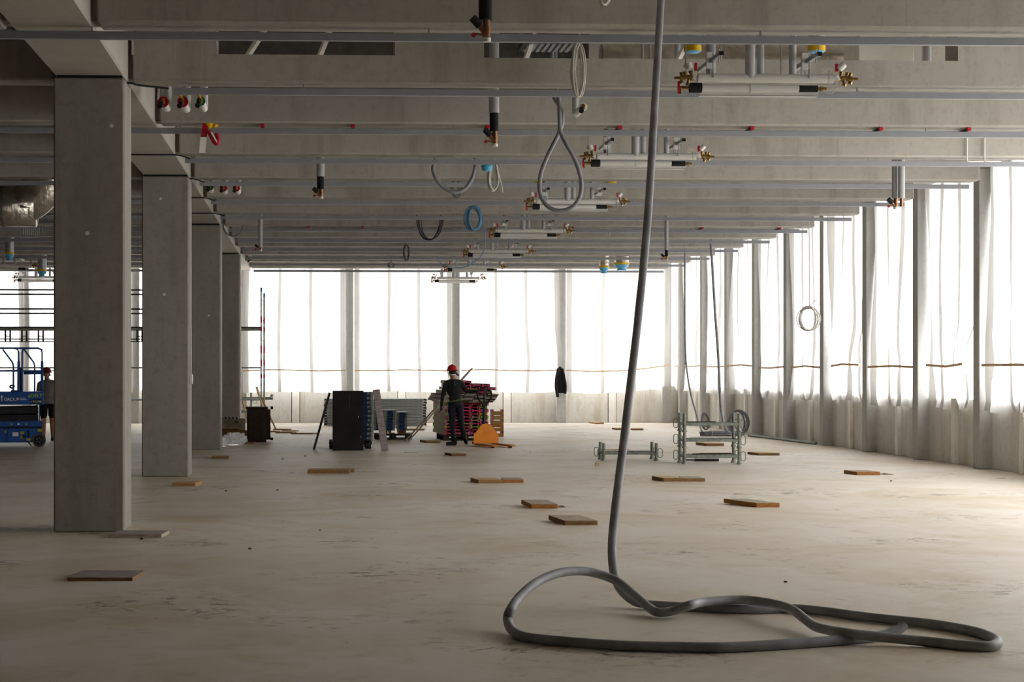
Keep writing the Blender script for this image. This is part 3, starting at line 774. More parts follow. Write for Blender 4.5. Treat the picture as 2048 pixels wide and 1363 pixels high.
coil('small grey cable bundle far back under the ceiling', P(813, 505, 47.5), 0.09, 0.22, 5, 0.010, 'cable_grey', 7, [[(0, 0, 0.2), (0, 0, 0.6), (0, 0, 1.0)]], tilt=0.9)
coil('white cable coil hanging before the right wall sheets', P(1618, 637, 38.7), 0.22, 0.25, 7, 0.010, 'cable_white', 8, [[(0.01, 0, 0.25), (0.01, 0, 1.2), (0.0, 0.0, 2.0), (0.0, 0, 3.2)], [(0.0, 0, 0.26), (0.08, 0, 0.33), (0.17, 0, 0.42)]], tilt=0.6)
coil('thin pale cable loop hanging in the middle of the hall', P(1217, 452, 42.0), 0.03, 0.24, 2, 0.010, 'cable_white', 9, [[(0, 0, 0.2), (-0.06, 0, 0.35), (-0.1, 0, 1.0)], [(0, 0, 0.2), (0.06, 0, 0.35), (0.1, 0, 1.0)]], tilt=0.3)
coil('pair of grey cable arcs under the girder by the third column', P(466, 448, 40.5), 0.24, 0.28, 2, 0.012, 'cable_grey', 10, [[(-0.24, 0, 0), (-0.25, 0, 0.3), (-0.2, 0, 0.8)]], tilt=0.2, open_top=True)
coil('dark cable coil at the ceiling beside the far manifold', P(782, 530, 51.5), 0.10, 0.07, 4, 0.012, 'cable_grey', 11, [[(0, 0, 0.07), (0, 0, 0.4), (0, 0, 0.9)]], tilt=0.9)

# ---- grey hoses hanging from the ceiling
def hose(label, pts, r, mt='hose_grey', k=8, n=12, group='grey hoses'):
    pts = spline(pts, k); b = min(pts, key=lambda p: p.z).copy()
    o = MB().tube([p - b for p in pts], r, n).build('grey_hose', mt, None, b)
    return tag(o, label, 'hose', group)
L_ = [(1105, 170), (1108, 194), (1120, 214), (1125, 240), (1117, 268), (1096, 310), (1081, 350), (1080, 385), (1094, 411), (1118, 421), (1144, 414), (1160, 392), (1162, 360), (1151, 322), (1132, 287), (1121, 262), (1119, 228), (1117, 196), (1112, 170)]
hose('grey hose hanging as a teardrop loop with crossed neck', [P(u, v, 21.9 + 0.12 * math.sin(i * 0.35)) for i, (u, v) in enumerate([(1103, -10), (1103, 60)] + L_ + [(1110, 60), (1110, -10)])], 0.0252)
hose('grey hose hanging as an open U from the ceiling', [P(u, v, 28.4) for u, v in ((870, 164), (870, 250), (870, 316), (866, 340), (878, 366), (898, 381), (912, 384), (930, 377), (945, 355), (951, 330), (951, 316), (950, 250), (950, 164))], 0.029)
hose('grey hose dropping along the far end of the right wall', [P(u, v, d) for u, v, d in ((1370, 412, 50), (1370, 490, 50), (1370, 530, 50), (1370, 640, 50), (1372, 720, 49.8), (1380, 780, 49.5), (1392, 825, 49.0), (1398, 846, 48.5), (1404, 862, 47.9))], 0.024)
hose('grey hose dropping before the far pillars of the right wall', [P(u, v, d) for u, v, d in ((1422, 392, 47), (1422, 480, 47), (1424, 520, 47), (1430, 620, 47), (1437, 720, 46.6), (1440, 790, 46.2), (1444, 830, 45.8), (1452, 858, 45.0), (1462, 868, 44.6))], 0.034)
Z8 = 1.784
def zp(x, y, d): return P(900 + x / Z8, 850 + y / Z8, d)
def zf(x, y, z=0.033): return F(900 + x / Z8, 850 + y / Z8, z)
big = [P(1340, -240, 16.6), P(1331, -120, 16.6), P(1326, -40, 16.4), P(1322, 0, 16.3), P(1316, 100, 16.0), P(1307, 250, 15.6), P(1298, 400, 15.2), P(1288, 520, 14.9), P(1276, 640, 14.6), P(1262, 760, 14.35),
       P(1248, 880, 14.1), P(1235, 980, 13.9), P(1226, 1060, 13.8), zp(578, 460, 13.7), zp(585, 525, 13.65), zp(605, 580, 13.6), zf(645, 620, 0.06), zf(690, 637, 0.036), zf(800, 645), zf(900, 650), zf(1000, 655), zf(1100, 656), zf(1200, 653), zf(1300, 659), zf(1500, 685), zf(1700, 706),
       zf(1850, 730), zf(1925, 752), zf(1955, 773), zf(1930, 787), zf(1850, 786), zf(1700, 771), zf(1500, 751, 0.06), zf(1400, 739, 0.075), zf(1310, 720, 0.06), zf(1265, 690, 0.07), zf(1225, 660, 0.10), zf(1170, 640, 0.10), zf(1080, 625, 0.10), zf(1000, 623, 0.10), zf(900, 631, 0.10),
       zf(850, 643, 0.10), zf(800, 660, 0.05), zf(745, 667, 0.04), zp(710, 650, 13.15), zp(660, 606, 13.3), zp(605, 562, 13.42), zp(560, 540, 13.5), zp(500, 523, 13.5), zp(440, 520, 13.4), zp(380, 529, 13.25), zp(310, 560, 13.0), zp(250, 610, 12.7),
       zp(215, 660, 12.4), zf(206, 692, 0.07), zf(222, 730, 0.036), zf(270, 755), zf(400, 770), zf(600, 785), zf(800, 790), zf(950, 792), zf(1100, 786), zf(1300, 773), zf(1450, 761), zf(1540, 749, 0.036), zf(1595, 731, 0.06), zf(1620, 712, 0.09)]
hose('long thick grey hose hanging down and looped over the foreground floor', big, 0.0325, 'hose_dusty', 8, 16, 'thick foreground hose')

# ---- conduits on the right-hand beam, duct work in the left bay, services seen through the beam openings
for u, lab in ((1934, 'left'), (1969, 'right')):
    p = PY(u, 270, beam_y(8) - 0.03); q = PY(u, 322, beam_y(8) - 0.03)
    pts = spline([p, (p + q) / 2, q + Vector((0, 0, 0.03)), q + Vector((0.03, 0, 0)), q + Vector((0.25, 0, 0))], 4)
    b = pts[-1].copy()
    tag(MB().tube([a - b for a in pts], 0.011, 6).build('conduit', 'plastic_white', None, b), f'{lab} thin white conduit bent down over the fourth beam on the right', 'conduit', 'white conduits on the right')
d = thing('foil_duct', 'large foil wrapped air duct with a bend in the left bay', 'duct', (-9, 33.0, 4.62))
def duct_y(y, z, r, xend, up, lab, nm='duct'):
    pts = [(-5.5, y, z), (xend - 0.9, y, z), (xend - 0.5, y, z + 0.02), (xend - 0.15, y, z + 0.22), (xend, y, z + 0.6), (xend + 0.02, y, z + up)]
    return MB().tube(spline(pts, 4), r, 20)
px = PY(92, 400, 33.0).x + 9
duct_y(0, 0, 0.36, px, 1.1, '').build('duct', 'foil', d)
for k in range(4):
    x = px - 2.6 + 0.62 * k
    MB().lathe([(0.364, -0.03), (0.366, 0), (0.364, 0.03)], n=20, M=Matrix.Translation((x, 0, 0)) @ Matrix.Rotation(math.pi / 2, 4, 'Y')).build('foil_tape', 'galvanised', d)
f2 = tag(MB().cyl((-4.5, 0, 0), (1.0, 0, 0), 0.16, n=16).cyl((0.98, 0, 0), (1.02, 0, 0), 0.17, n=16).build('air_duct', 'galvanised', None, (PY(70, 462, 40.0).x - 0.5, 39.4, 4.98)), 'small round steel duct at the ceiling over the lift', 'duct')
r0 = thing('hanger_rack', 'wire rack with small springs hung from the left ceiling', 'rack', PY(62, 470, 38.4))
m = MB()
for k in range(9): m.cyl((-0.16 + 0.04 * k, 0, 0), (-0.16 + 0.04 * k, 0, 0.14), 0.012, n=6)
m.build('spring', 'galvanised', r0)
MB().tube([(-0.22, 0, 0.16), (0.24, 0, 0.16), (0.24, 0, -0.05), (-0.22, 0, -0.05)], 0.008, 6, closed=True).build('wire_frame', 'galvanised', r0)
MB().cyl((-0.2, 0, 0.16), (-0.2, 0, Z_TOP - 0.004 - r0.location.z), 0.005, n=6).build('threaded_rod', 'galvanised', r0)

Y6 = beam_y(6) + 1.3
o = thing('air_duct', 'foil duct seen through the long opening above the nearest manifold', 'duct', (PY(1520, 80, Y6).x + 0.1, Y6 + 0.55, 5.46))
MB().cyl((-1.9, 0, 0), (1.2, 0, 0), 0.2, n=18).build('duct', 'foil', o)
for x in (-1.5, 0.8): MB().cyl((x, 0, 0.19), (x, 0, Z_TOP - 0.004 - 5.46), 0.006, n=6).build('threaded_rod', 'galvanised', o)
o = thing('supply_box', 'pale box duct seen through the right end of the beam opening', 'duct', (PY(1795, 80, Y6).x - 0.1, Y6 - 0.45, 5.26))
MB().cbox(-0.5, 0.15, 0, 0.6, 0, 0.35, 0.008).build('box', 'paint_white', o); MB().box(-0.3, 0.0, 0.15, 0.45, 0.35, Z_TOP - 0.004 - 5.26).build('neck', 'galvanised', o)
o = thing('opening_shade_box', 'dark box added behind the beam openings to stand in for shade', 'duct', (-1.55, Y6 + 0.85, 5.2))  # added dark box: makes the openings read as shaded
MB().cbox(0, 4.9, 0, 0.45, 0, 0.7, 0.01).build('duct', 'opening_shade', o)
for x in (0.5, 4.4): MB().cyl((x, 0.2, 0.69), (x, 0.2, Z_TOP - 0.004 - 5.2), 0.006, n=6).build('threaded_rod', 'galvanised', o)
gr = thing('ceiling_grille', 'grey louvred box in the beam opening behind the white cable bundle', 'grille', PY(1105, 84, Y6 - 0.85))
MB().box(-0.32, 0.32, 0, 0.6, 0.0, 0.3).build('housing', 'steel_dark', gr)
for k in range(8): MB().box(-0.26 + 0.068 * k, -0.22 + 0.068 * k, 0.05, 0.6, -0.012, 0.001).build('louvre', 'rail_grey', gr)
for k, (u, r) in enumerate(((1285, 0.018), (1300, 0.018), (1315, 0.018), (1355, 0.035), (1852, 0.06))):
    p = PY(u, 80, Y6 - 0.4)
    tag(MB().cyl((0, 0, 0), (0, 0, Z_TOP - 0.01 - 5.0), r, n=10).build('riser_pipe', 'pipe_grey', None, (p.x, p.y, 5.0)), ['thin grey riser in the long beam opening, leftmost of three', 'thin grey riser in the long beam opening, middle of three', 'thin grey riser in the long beam opening, rightmost of three', 'grey riser in the beam opening just right of the big hose', 'thick grey riser at the right end of the beam opening'][k], 'pipe', 'risers seen in the beam opening')
for k, (u0, u1) in enumerate(((530, 480), (660, 630), (1070, 1045), (1385, 1345))):
    a = PY(u0, 60, Y6 - 0.85); b = PY(u1, 96, Y6 - 0.45); a.z = 5.55; b.z = 5.18
    tag(MB().bar((0, 0, 0), b - a, 0.05, 0.05).build('ceiling_strut', 'paint_white', None, a), f'pale strut crossing behind the beam opening, {ordinal(k)} from the left', 'strut', 'struts behind the beam openings')

# warning tape tied to the third rail
wt = thing('warning_tape', 'red, white and yellow warning tape tied to the third rail', 'tape', P(418, 244, 23.75))
def ribbon(pts, w, mt, nm):
    m = MB(); pts = [Vector(p) for p in pts]
    for a, b in zip(pts, pts[1:]):
        m.add([(a.x - w / 2, a.y, a.z), (a.x + w / 2, a.y + 0.01, a.z), (b.x + w / 2, b.y + 0.01, b.z), (b.x - w / 2, b.y, b.z),
               (a.x - w / 2, a.y + 0.004, a.z), (a.x + w / 2, a.y + 0.014, a.z), (b.x + w / 2, b.y + 0.014, b.z), (b.x - w / 2, b.y + 0.004, b.z)],
              [(0, 1, 2, 3), (7, 6, 5, 4), (0, 3, 7, 4), (1, 5, 6, 2)])
    return m.build(nm, mt, wt)
ribbon([(-0.04, -0.05, -0.02), (-0.05, -0.06, -0.10), (-0.065, -0.06, -0.20)], 0.075, 'red_plastic', 'red_tape')
ribbon([(-0.066, -0.06, -0.20), (-0.075, -0.06, -0.30), (-0.085, -0.05, -0.40)], 0.08, 'paint_white', 'white_tape')
MB().lathe([(0.02, 0.05), (0.06, 0.03), (0.075, -0.01), (0.05, -0.06), (0.02, -0.08)], n=10).build('yellow_knot', 'yellow_plastic', wt)
MB().lathe([(0.02, 0.0), (0.05, -0.02), (0.02, -0.05)], c=(0.075, 0, -0.02), n=8).build('yellow_knot', 'yellow_plastic', wt)
MB().tube(spline([(0.0, -0.06, -0.12), (0.04, -0.06, -0.20), (0.09, -0.06, -0.28), (0.12, -0.05, -0.25), (0.10, -0.05, -0.15)], 5), 0.03, 8).build('red_roll', 'red_plastic', wt)
MB().tube(spline([(0.03, -0.085, -0.14), (0.065, -0.085, -0.20), (0.105, -0.08, -0.27)], 4), 0.012, 6).build('white_print', 'paint_white', wt)
MB().cyl((0.0, 0, 0.06), (0.0, 0, 0.09), 0.03, n=10).build('blue_cap', 'blue_film', wt)

# ================================================================== THINGS ON THE FLOOR
# ---- loose boards that cover the floor openings
def board(name, label, u0, u1, v, depth, th, top, side, rz=0.0, z=0.0, tilt=0.0, slant=0.0):
    """board whose front lower edge runs from u0 to u1 at picture row v"""
    depth *= 1.5 if depth > 0.2 and name != 'plywood_board' else 1.0
    a, b = F(u0, v, z), F(u1, v, z)
    w = (b - a).length; ang = math.atan2(b.y - a.y, b.x - a.x)
    m = MB()
    # parallelogram top with the far edge pushed sideways by slant
    pts = [(0, 0), (w, 0), (w + slant, depth), (slant, depth)]
    n = 4
    zf, zb = th, th + tilt
    lo = [(x, y, 0.0 if y == 0 else tilt) for x, y in pts]; hi = [(x, y, zf if y == 0 else zb) for x, y in pts]
    m.add(lo + hi, [(3, 2, 1, 0)], 1); m.add(lo + hi, [(4, 5, 6, 7)], 0)
    m.add(lo + hi, [(i, (i + 1) % 4, 4 + (i + 1) % 4, 4 + i) for i in range(4)], 1)
    o = m.build(name, [top, side], None, a, ang + rz)
    return tag(o, label, 'board', 'loose boards on the floor')
board('plywood_board', 'violet grey plywood board nearest to the viewer', 135, 265, 1161, 0.55, 0.028, 'wood_violet', 'wood_brown', slant=0.03)
board('timber_board', 'grey violet board at the foot of the nearest column', 218, 323, 1075, 0.34, 0.035, 'wood_violet', 'wood_grey', slant=0.02)
board('timber_board', 'short pale board beside a dark opening near the second column', 345, 391, 972, 0.32, 0.055, 'wood_edge', 'wood_new', slant=0.05)
board('timber_board', 'long pale board left of the middle of the floor', 615, 698, 946.5, 0.30, 0.065, 'wood_new', 'wood_brown', slant=0.02)
board('timber_board', 'short board end behind the long pale board', 702, 708.5, 944.5, 0.25, 0.05, 'wood_new', 'wood_brown')
board('timber_board', 'small orange board right of the third column', 424, 458, 917, 0.35, 0.05, 'wood_edge', 'wood_brown', slant=-0.05)
board('timber_board', 'small board in front of the worker', 903, 932, 911.5, 0.35, 0.05, 'wood_edge', 'wood_brown', slant=-0.12)
board('timber_board', 'light board left half of the pair in the centre of the floor', 957, 1006, 966, 0.38, 0.055, 'wood_edge', 'wood_new', slant=-0.10)
board('timber_board', 'brown board right half of the pair in the centre of the floor', 1006.5, 1047, 965, 0.36, 0.05, 'wood_grey', 'wood_orange')
board('timber_board', 'warped brown board over an opening left of the hose', 1063, 1115, 1016.5, 0.36, 0.055, 'wood_grey', 'wood_orange', slant=-0.09, tilt=0.02)
board('timber_board', 'grey brown board over an opening close to the hose', 1130, 1195, 1049.5, 0.42, 0.05, 'wood_grey', 'wood_brown', slant=-0.13, tilt=0.012)
board('timber_board', 'pale board lying at the far wall', 1190, 1208, 847.5, 0.6, 0.05, 'wood_edge', 'wood_new', slant=-0.1)
board('timber_board', 'reddish far board left of the hose', 1236, 1258, 859.5, 0.4, 0.05, 'wood_edge', 'wood_brown', slant=-0.1)
board('timber_board', 'reddish far board right of the hose', 1264, 1287, 860, 0.4, 0.05, 'wood_edge', 'wood_brown', slant=0.04)
board('timber_board', 'orange board left half of the pair below the steel racks', 1327, 1368, 962.5, 0.38, 0.055, 'wood_edge', 'wood_brown', slant=-0.10)
board('timber_board', 'grey board right half of the pair below the steel racks', 1368.5, 1410, 962.5, 0.36, 0.05, 'wood_grey', 'wood_brown')
board('timber_board', 'board on the floor right behind the steel rack stack', 1413, 1448, 891.5, 0.5, 0.06, 'wood_edge', 'wood_brown', slant=-0.12)
board('timber_board', 'board on the floor right of the steel rack stack', 1517, 1559, 910.5, 0.42, 0.05, 'wood_edge', 'wood_brown', slant=-0.10)
board('timber_board', 'large tilted brown board on the right of the floor', 1513, 1559, 1014, 0.42, 0.055, 'wood_grey', 'wood_orange', slant=-0.30, tilt=0.012)
board('timber_board', 'dark board over an opening near the right wall', 1714, 1760, 949.5, 0.34, 0.055, 'wood_grey', 'wood_orange', slant=-0.09)
board('timber_board', 'small board left of the worker', 853, 881, 885.5, 0.45, 0.05, 'wood_edge', 'wood_new', slant=-0.14)
board('timber_board', 'pale board lying behind the leaning planks', 815, 848, 860.5, 0.4, 0.05, 'wood_edge', 'wood_green', slant=0.05)
board('timber_block', 'small wooden block left of the single steel rack', 1191, 1198, 931.5, 0.10, 0.06, 'wood_edge', 'wood_edge')
board('timber_lath', 'thin orange lath behind the single steel rack', 1205, 1231, 899.5, 0.06, 0.015, 'wood_orange', 'wood_orange', slant=0.3)
# scattered laths by the dark cabinet
for k, (u0, u1, v, dp, mt) in enumerate(((546, 575, 859.5, 0.12, 'wood_new'), (540, 553, 864.0, 0.2, 'wood_orange'), (551, 585, 866.0, 0.14, 'wood_new'), (563, 590, 862.5, 0.1, 'wood_edge'), (582, 627, 868.0, 0.2, 'wood_new'))):
    board('timber_lath', ['pale lath nearest to the leaning struts behind the cabinet', 'short orange offcut at the foot of the dark cabinet', 'thin brown lath right of the dark cabinet', 'short pale lath in the scatter right of the cabinet', 'thick pale lath at the right end of the scatter'][k], u0, u1, v, dp, 0.035, mt, mt, slant=0.1)
board('timber_lath', 'tiny lath on the floor below the leaning planks', 808, 826, 904.5, 0.02, 0.008, 'wood_orange', 'wood_orange', slant=0.1)

# debris crumbs
for k, (u, v, s) in enumerate(((452, 982, .03), (555, 980, .025), (640, 1060, .02), (500, 1098, .03), (283, 1078, .03), (1060, 905, .02), (565, 918, .03), (610, 912, .03), (1571, 1164, .025), (1782, 962, .03))):
    s *= 0.6; r = random.Random(k); p = F(u, v)
    m = MB(); m.add([(s * r.uniform(-1, 1), s * r.uniform(-1, 1), 0) for _ in range(4)] + [(0, 0, s * 0.8)], [(0, 1, 4), (1, 2, 4), (2, 3, 4), (3, 0, 4), (0, 1, 2, 3)])
    m = MB().cbox(-s, s, -s * 0.7, s * 0.7, 0, s * 0.9, s * 0.3, M=Matrix.Rotation(r.uniform(0, 3), 4, 'Z'))
    tag(m.build('rubble_chip', 'steel_dark', None, p), ['dark rubble chip on the floor right of the second column', 'dark rubble chip on the floor below the black board, near one', 'tiny dark rubble chip on the open floor in the left middle', 'dark rubble chip alone on the left foreground floor', 'dark rubble chip beside the board at the nearest column', 'tiny dark rubble chip between worker and hose', 'dark rubble chip on the floor below the black board, left one', 'dark rubble chip on the floor below the black board, right one', 'dark rubble chip alone on the right foreground floor', 'dark rubble chip near the board by the right wall'][k], 'rubble', 'rubble chips on the floor')

# ---- steel stacking racks
def make_rack():
    root = thing('stacking_rack', 'x', 'rack', (0, 0, 0), group='steel stacking racks')
    W, DP = 1.0, 0.62
    for x in (0, W):
        for y in (0, DP):
            p = MB().cyl((x, y, 0.04), (x, y, 0.335), 0.030, n=12)
            p.lathe([(0.055, 0.0), (0.052, 0.008), (0.034, 0.05), (0.031, 0.07)], c=(x, y, 0), n=12)
            p = p.build('post', 'steel_weathered', root)
            s = -1 if x == 0 else 1
            pts = []
            for k in range(16):
                t = 2 * math.pi * k / 16
                cz = 0.045 if math.sin(t) >= 0 else -0.045
                pts.append((x + s * (0.075 + 0.042 * math.cos(t)), y, 0.145 + cz + 0.042 * math.sin(t)))
            MB().tube(pts, 0.008, 6, closed=True).build('ring_handle', 'steel_weathered', p)
    for y in (0, DP): MB().cbox(0, W, y - 0.022, y + 0.022, 0.115, 0.165, 0.004).build('long_rail', 'steel_weathered', root)
    for x in (0, W): MB().cbox(x - 0.022, x + 0.022, 0, DP, 0.115, 0.165, 0.004).build('cross_rail', 'steel_weathered', root)
    for x in (0.33, 0.66): MB().box(x - 0.03, x + 0.03, 0, DP, 0.12, 0.13).build('cross_bar', 'steel_weathered', root)
    return root
rk = make_rack()
rk.location = F(1207.5, 920.6); rk['label'] = 'single galvanised steel rack standing left of the rack stack'; rk.rotation_euler[2] = -0.05
p = F(1369, 927.6)
for k, nm in enumerate(('bottom', 'middle', 'top')):
    dup(rk, (p.x, p.y, 0.336 * k * 0.88), -0.06, f'{nm} steel rack of the stack of three')
def lay(name, label, p, sx, sy, sz, mt, rz=0.0, tilt=0.0):
    m = MB().cbox(0, sx, 0, sy, 0, sz, min(sz, sy) * 0.15, M=Matrix.Rotation(-tilt, 4, 'Y'))
    return tag(m.build(name, mt, None, p, rz), label, 'bar', 'steel bars in the racks')
lay('steel_bar', 'dark bar lying on the bottom rack', Vector((p.x + 0.18, p.y + 0.16, 0.167)), 0.72, 0.05, 0.02, 'wood_dark', -0.03, 0.02)
lay('steel_bar', 'brown strip lying across the bottom rack', Vector((p.x + 0.35, p.y + 0.26, 0.167)), 0.5, 0.05, 0.025, 'wood_dark', 0.1)
lay('steel_bar', 'flat bar lying on the middle rack', Vector((p.x + 0.15, p.y + 0.22, 0.462)), 0.75, 0.05, 0.018, 'steel_weathered', 0.02)
lay('steel_bar', 'flat bar lying on the top rack', Vector((p.x + 0.10, p.y + 0.30, 0.757)), 0.55, 0.06, 0.018, 'steel_dark', 0.0)
b0 = F(1373, 923.2)
m = MB().cyl((0, 0, 0.028), (0.16, 0, 0.028), 0.014, n=10).cyl((0.16, 0, 0.028), (0.62, 0, 0.028), 0.027, n=12)
tag(m.build('adjustable_prop', 'steel_dark', None, b0 + Vector((0.03, 0.2, 0)), -0.03), 'dark steel prop lying on the floor under the rack stack', 'prop')

# ---- hoses piled by the right wall
pb = F(1404, 872)
bh = thing('hose_bundle', 'flat bundle of grey hoses tied up on the floor behind the racks', 'hose bundle', pb)
m = MB(); r = random.Random(4)
for k in range(11):
    y = r.uniform(-0.2, 0.25); z = 0.02 + 0.035 * (k // 4); x1 = r.uniform(0.85, 1.25)
    m.tube(spline([(0.05 + r.uniform(0, .06), y - 0.08, z), (0.0, y, z + 0.01), (0.06, y + 0.06, z), (0.4, y + 0.03, z + r.uniform(0, .03)), (x1, y + 0.05, z)], 4), 0.020, 7)
m.build('hose_loops', 'cable_grey', bh)
MB().tube([(0.2, -0.27, 0.01), (0.22, -0.26, 0.12), (0.24, 0.0, 0.16), (0.25, 0.3, 0.12), (0.24, 0.33, 0.01)], 0.006, 5).build('tie', 'cable_white', bh)
def standing_coil(label, c, rx, rz, turns, wr, mt, seed):
    r = random.Random(seed); m = MB()
    for t in range(turns):
        a = rx * r.uniform(0.8, 1.0); b = rz * r.uniform(0.9, 1.0); y = r.uniform(-0.1, 0.1); tl = r.uniform(-0.5, 0.5)
        m.tube([(a * math.cos(q) * math.cos(tl), y + a * math.cos(q) * math.sin(tl) + 0.15 * (math.sin(q) + 1) * 0.5, b + b * math.sin(q) + wr * 1.2) for q in [2 * math.pi * i / 26 for i in range(26)]], wr, 7, closed=True)
    tag(m.build('hose_coil', mt, None, c), label, 'hose coil', 'hose coils by the right wall')
standing_coil('narrow coil of grey hose standing by the far right wall', F(1412, 860), 0.12, 0.24, 4, 0.020, 'cable_grey', 1)
standing_coil('wide coil of dark grey hose leaning on the right wall', F(1478, 868), 0.26, 0.31, 4, 0.026, 'hose_grey', 2)
cr = [F(u, v) for u, v in ((1497, 872.5), (1525, 875.8), (1560, 880.0), (1600, 885.0), (1632, 889.0))]
pts = spline(cr, 30); rr = [0.028 + 0.006 * (i % 2) for i in range(len(pts))]
b = pts[0].copy(); m = MB().tube([q - b + Vector((0, 0, 0.036)) for q in pts], rr, 8)
tag(m.build('corrugated_pipe', 'steel_weathered', None, b), 'corrugated grey drain pipe lying along the right wall', 'pipe')
cs = [F(1195, 896), F(1170, 898), F(1140, 899.5), F(1128, 901.5)]
pts = spline(cs, 6); b = pts[0].copy()
tag(MB().tube([q - b + Vector((0, 0, 0.008)) for q in pts], 0.012, 6).build('plastic_strip', 'cable_white', None, b), 'thin white strip lying left of the single rack', 'strip')

# ---- formwork panels with blue paint, each one lifted off singly
def panel_mesh(nm, W, DP, H, blue=True):
    m = MB().box(0, W, 0, DP, 0.004, H - 0.004, 0)
    m.box(-0.004, 0.05, -0.006, 0.03, 0.0, H - 0.002, 2); m.box(W - 0.05, W + 0.004, -0.006, 0.03, 0.0, H - 0.002, 2)
    m.box(W * 0.28, W * 0.74, -0.003, 0.02, 0.006, H - 0.01, 1)
    m.box(0.055, W * 0.26, -0.002, 0.02, H * 0.3, H - 0.012, 2); m.box(W * 0.76, W - 0.055, -0.002, 0.02, H * 0.3, H - 0.012, 2)
    m.box(W - 0.004, W + 0.003, 0.05, DP - 0.05, 0.01, H - 0.01, 1)
    return m.mesh(nm, ['steel_dark', 'blue_paint', 'paint_chip'])
mat('blue_paint', hexc('#274a92'), 0.5, c2=hexc('#16264f'), scale=14)
mat('paint_chip', hexc('#9aa39c'), 0.6, c2=hexc('#5a625e'), scale=16)
def stack(label, p, W, DP, H, n, rz, group, seed):
    me = panel_mesh('formwork_panel', W, DP, H); r = random.Random(seed)
    for k in range(n):
        o = bpy.data.objects.new('formwork_panel', me); COL.objects.link(o)
        o.location = (p.x + r.uniform(-0.012, 0.012), p.y + r.uniform(-0.01, 0.01), p.z + k * H); o.rotation_euler[2] = rz + r.uniform(-0.01, 0.01)
        tag(o, f'blue formwork panel, {ordinal(k)} from below in {label}', 'panel', group)
p1 = F(697, 897); p1.z = 0.175
stack('the tall stack behind the black board', p1, 0.54, 0.95, 0.097, 11, -0.04, 'panels of the tall stack', 1)
pal = thing('steel_cart', 'low wheeled steel cart under the tall panel stack', 'cart', F(660, 897))
MB().box(0.05, 0.92, 0.05, 1.0, 0.09, 0.158).build('deck', 'steel_dark', pal)
for x, y in ((0.02, 0.05), (0.02, 0.95), (0.80, 0.05), (0.80, 0.95)):
    w = MB().cyl((x - 0.03, y, 0.085), (x + 0.05, y, 0.085), 0.085, n=16).build('wheel', 'rubber_black', pal)
    MB().cyl((x - 0.035, y, 0.085), (x + 0.055, y, 0.085), 0.03, n=10).build('hub', 'steel_dark', w)
MB().box(0.80, 0.90, 0.02, 0.10, 0.0, 0.09).build('foot', 'steel_dark', pal)
# big black board leaning in front of the stack, two leaning boards beside it
pb = F(665, 900.5)
bb = thing('black_board', 'large black board leaning in front of the tall panel stack', 'board', pb, -0.02)
MB().add([], [])
MB().cbox(0, 0.665, 0, 0.022, 0, 1.285, 0.003, M=Matrix.Rotation(-0.10, 4, 'X')).build('board_face', 'ply_black', bb)
for x, z in ((0.55, 0.70), (0.60, 0.28)):
    MB().cbox(x, x + 0.012, -0.006, 0.0, z, z + 0.035, 0.002, M=Matrix.Rotation(-0.10, 4, 'X')).build('hinge_plate', 'plastic_white', bb)
MB().cyl((0.36, -0.001, 1.2), (0.36, -0.001, 0.9), 0.002, n=5).build('chalk_line', 'cable_grey', bb)
a = F(626, 899.5); c_ = P(662, 785, 40.0)
lb = thing('dark_board', 'dark board leaning steeply against the left side of the stack', 'board', a)
m = MB().bar(Vector((0.02, 0.1, 0.02)), Vector((c_.x - a.x - 0.03, 0.1, c_.z)), 0.6, 0.045, up=Vector((0, 0, 1)))
m.build('board_face', 'ply_black', lb)
a = F(770, 900.5)
lp = thing('grey_plank', 'weathered grey plank leaning against the right side of the stack', 'plank', a)
q = P(753, 779, 39.6) - a
M_ = MB().bar(Vector((0, 0, 0)), Vector((q.x, q.y + 0.25, q.z)), 0.15, 0.035, up=Vector((0.15, -1, 0)))
M_.build('plank_face', 'wood_violet', lp)

# second group of panels on a pallet
def pallet(label, p, W, DP, rz=0.0, mt='wood_dark', group='timber pallets'):
    root = thing('timber_pallet', label, 'pallet', p, rz, group)
    for k in range(5):
        x = k * (W - 0.11) / 4
        MB().cbox(x, x + 0.11, 0, DP, 0.118, 0.14, 0.003).build('deck_board', mt, root)
    for y in (0.0, DP / 2 - 0.05, DP - 0.1):
        MB().box(0, W, y, y + 0.1, 0.096, 0.118).build('stringer', mt, root)
        for x in (0.0, W / 2 - 0.07, W - 0.14): MB().cbox(x, x + 0.14, y, y + 0.1, 0.02, 0.096, 0.004).build('block', mt, root)
        MB().box(0, W, y, y + 0.1, 0.0, 0.02).build('runner', mt, root)
    return root
pp = F(750, 878.5)
pallet('dark pallet under the two blue panel stacks', pp, 0.92, 0.9)
for k, (u, nm) in enumerate(((769, 'left'), (802, 'right'))):
    b = F(u, 878.5); b.y += 0.12
    for j, x in enumerate((0.02, 0.09, 0.16) if k else (0.03, 0.12)):
        tag(MB().cbox(x, x + 0.055, 0.05, 0.7, 0, 0.075, 0.004).build('timber_block', 'wood_orange', None, (b.x - (0.08 if k else 0), b.y, 0.141)), f'square timber under the {nm} blue panel stack, {ordinal(j)} from its left', 'timber', 'bearers under the blue stacks')
for (u, n, w, y_, lab) in ((748.5, 10, 0.24, 0.16, 'the stack half hidden by the leaning plank'), (769.5, 10, 0.26, 0.05, 'the middle stack on the pallet'), (793.5, 9, 0.26, 0.10, 'the right stack on the pallet')):
    b = F(u, 878.5); stack(lab, Vector((b.x, b.y + y_, 0.217)), w, 0.75, 0.051, n, -0.03, 'panels on the pallet', int(u))

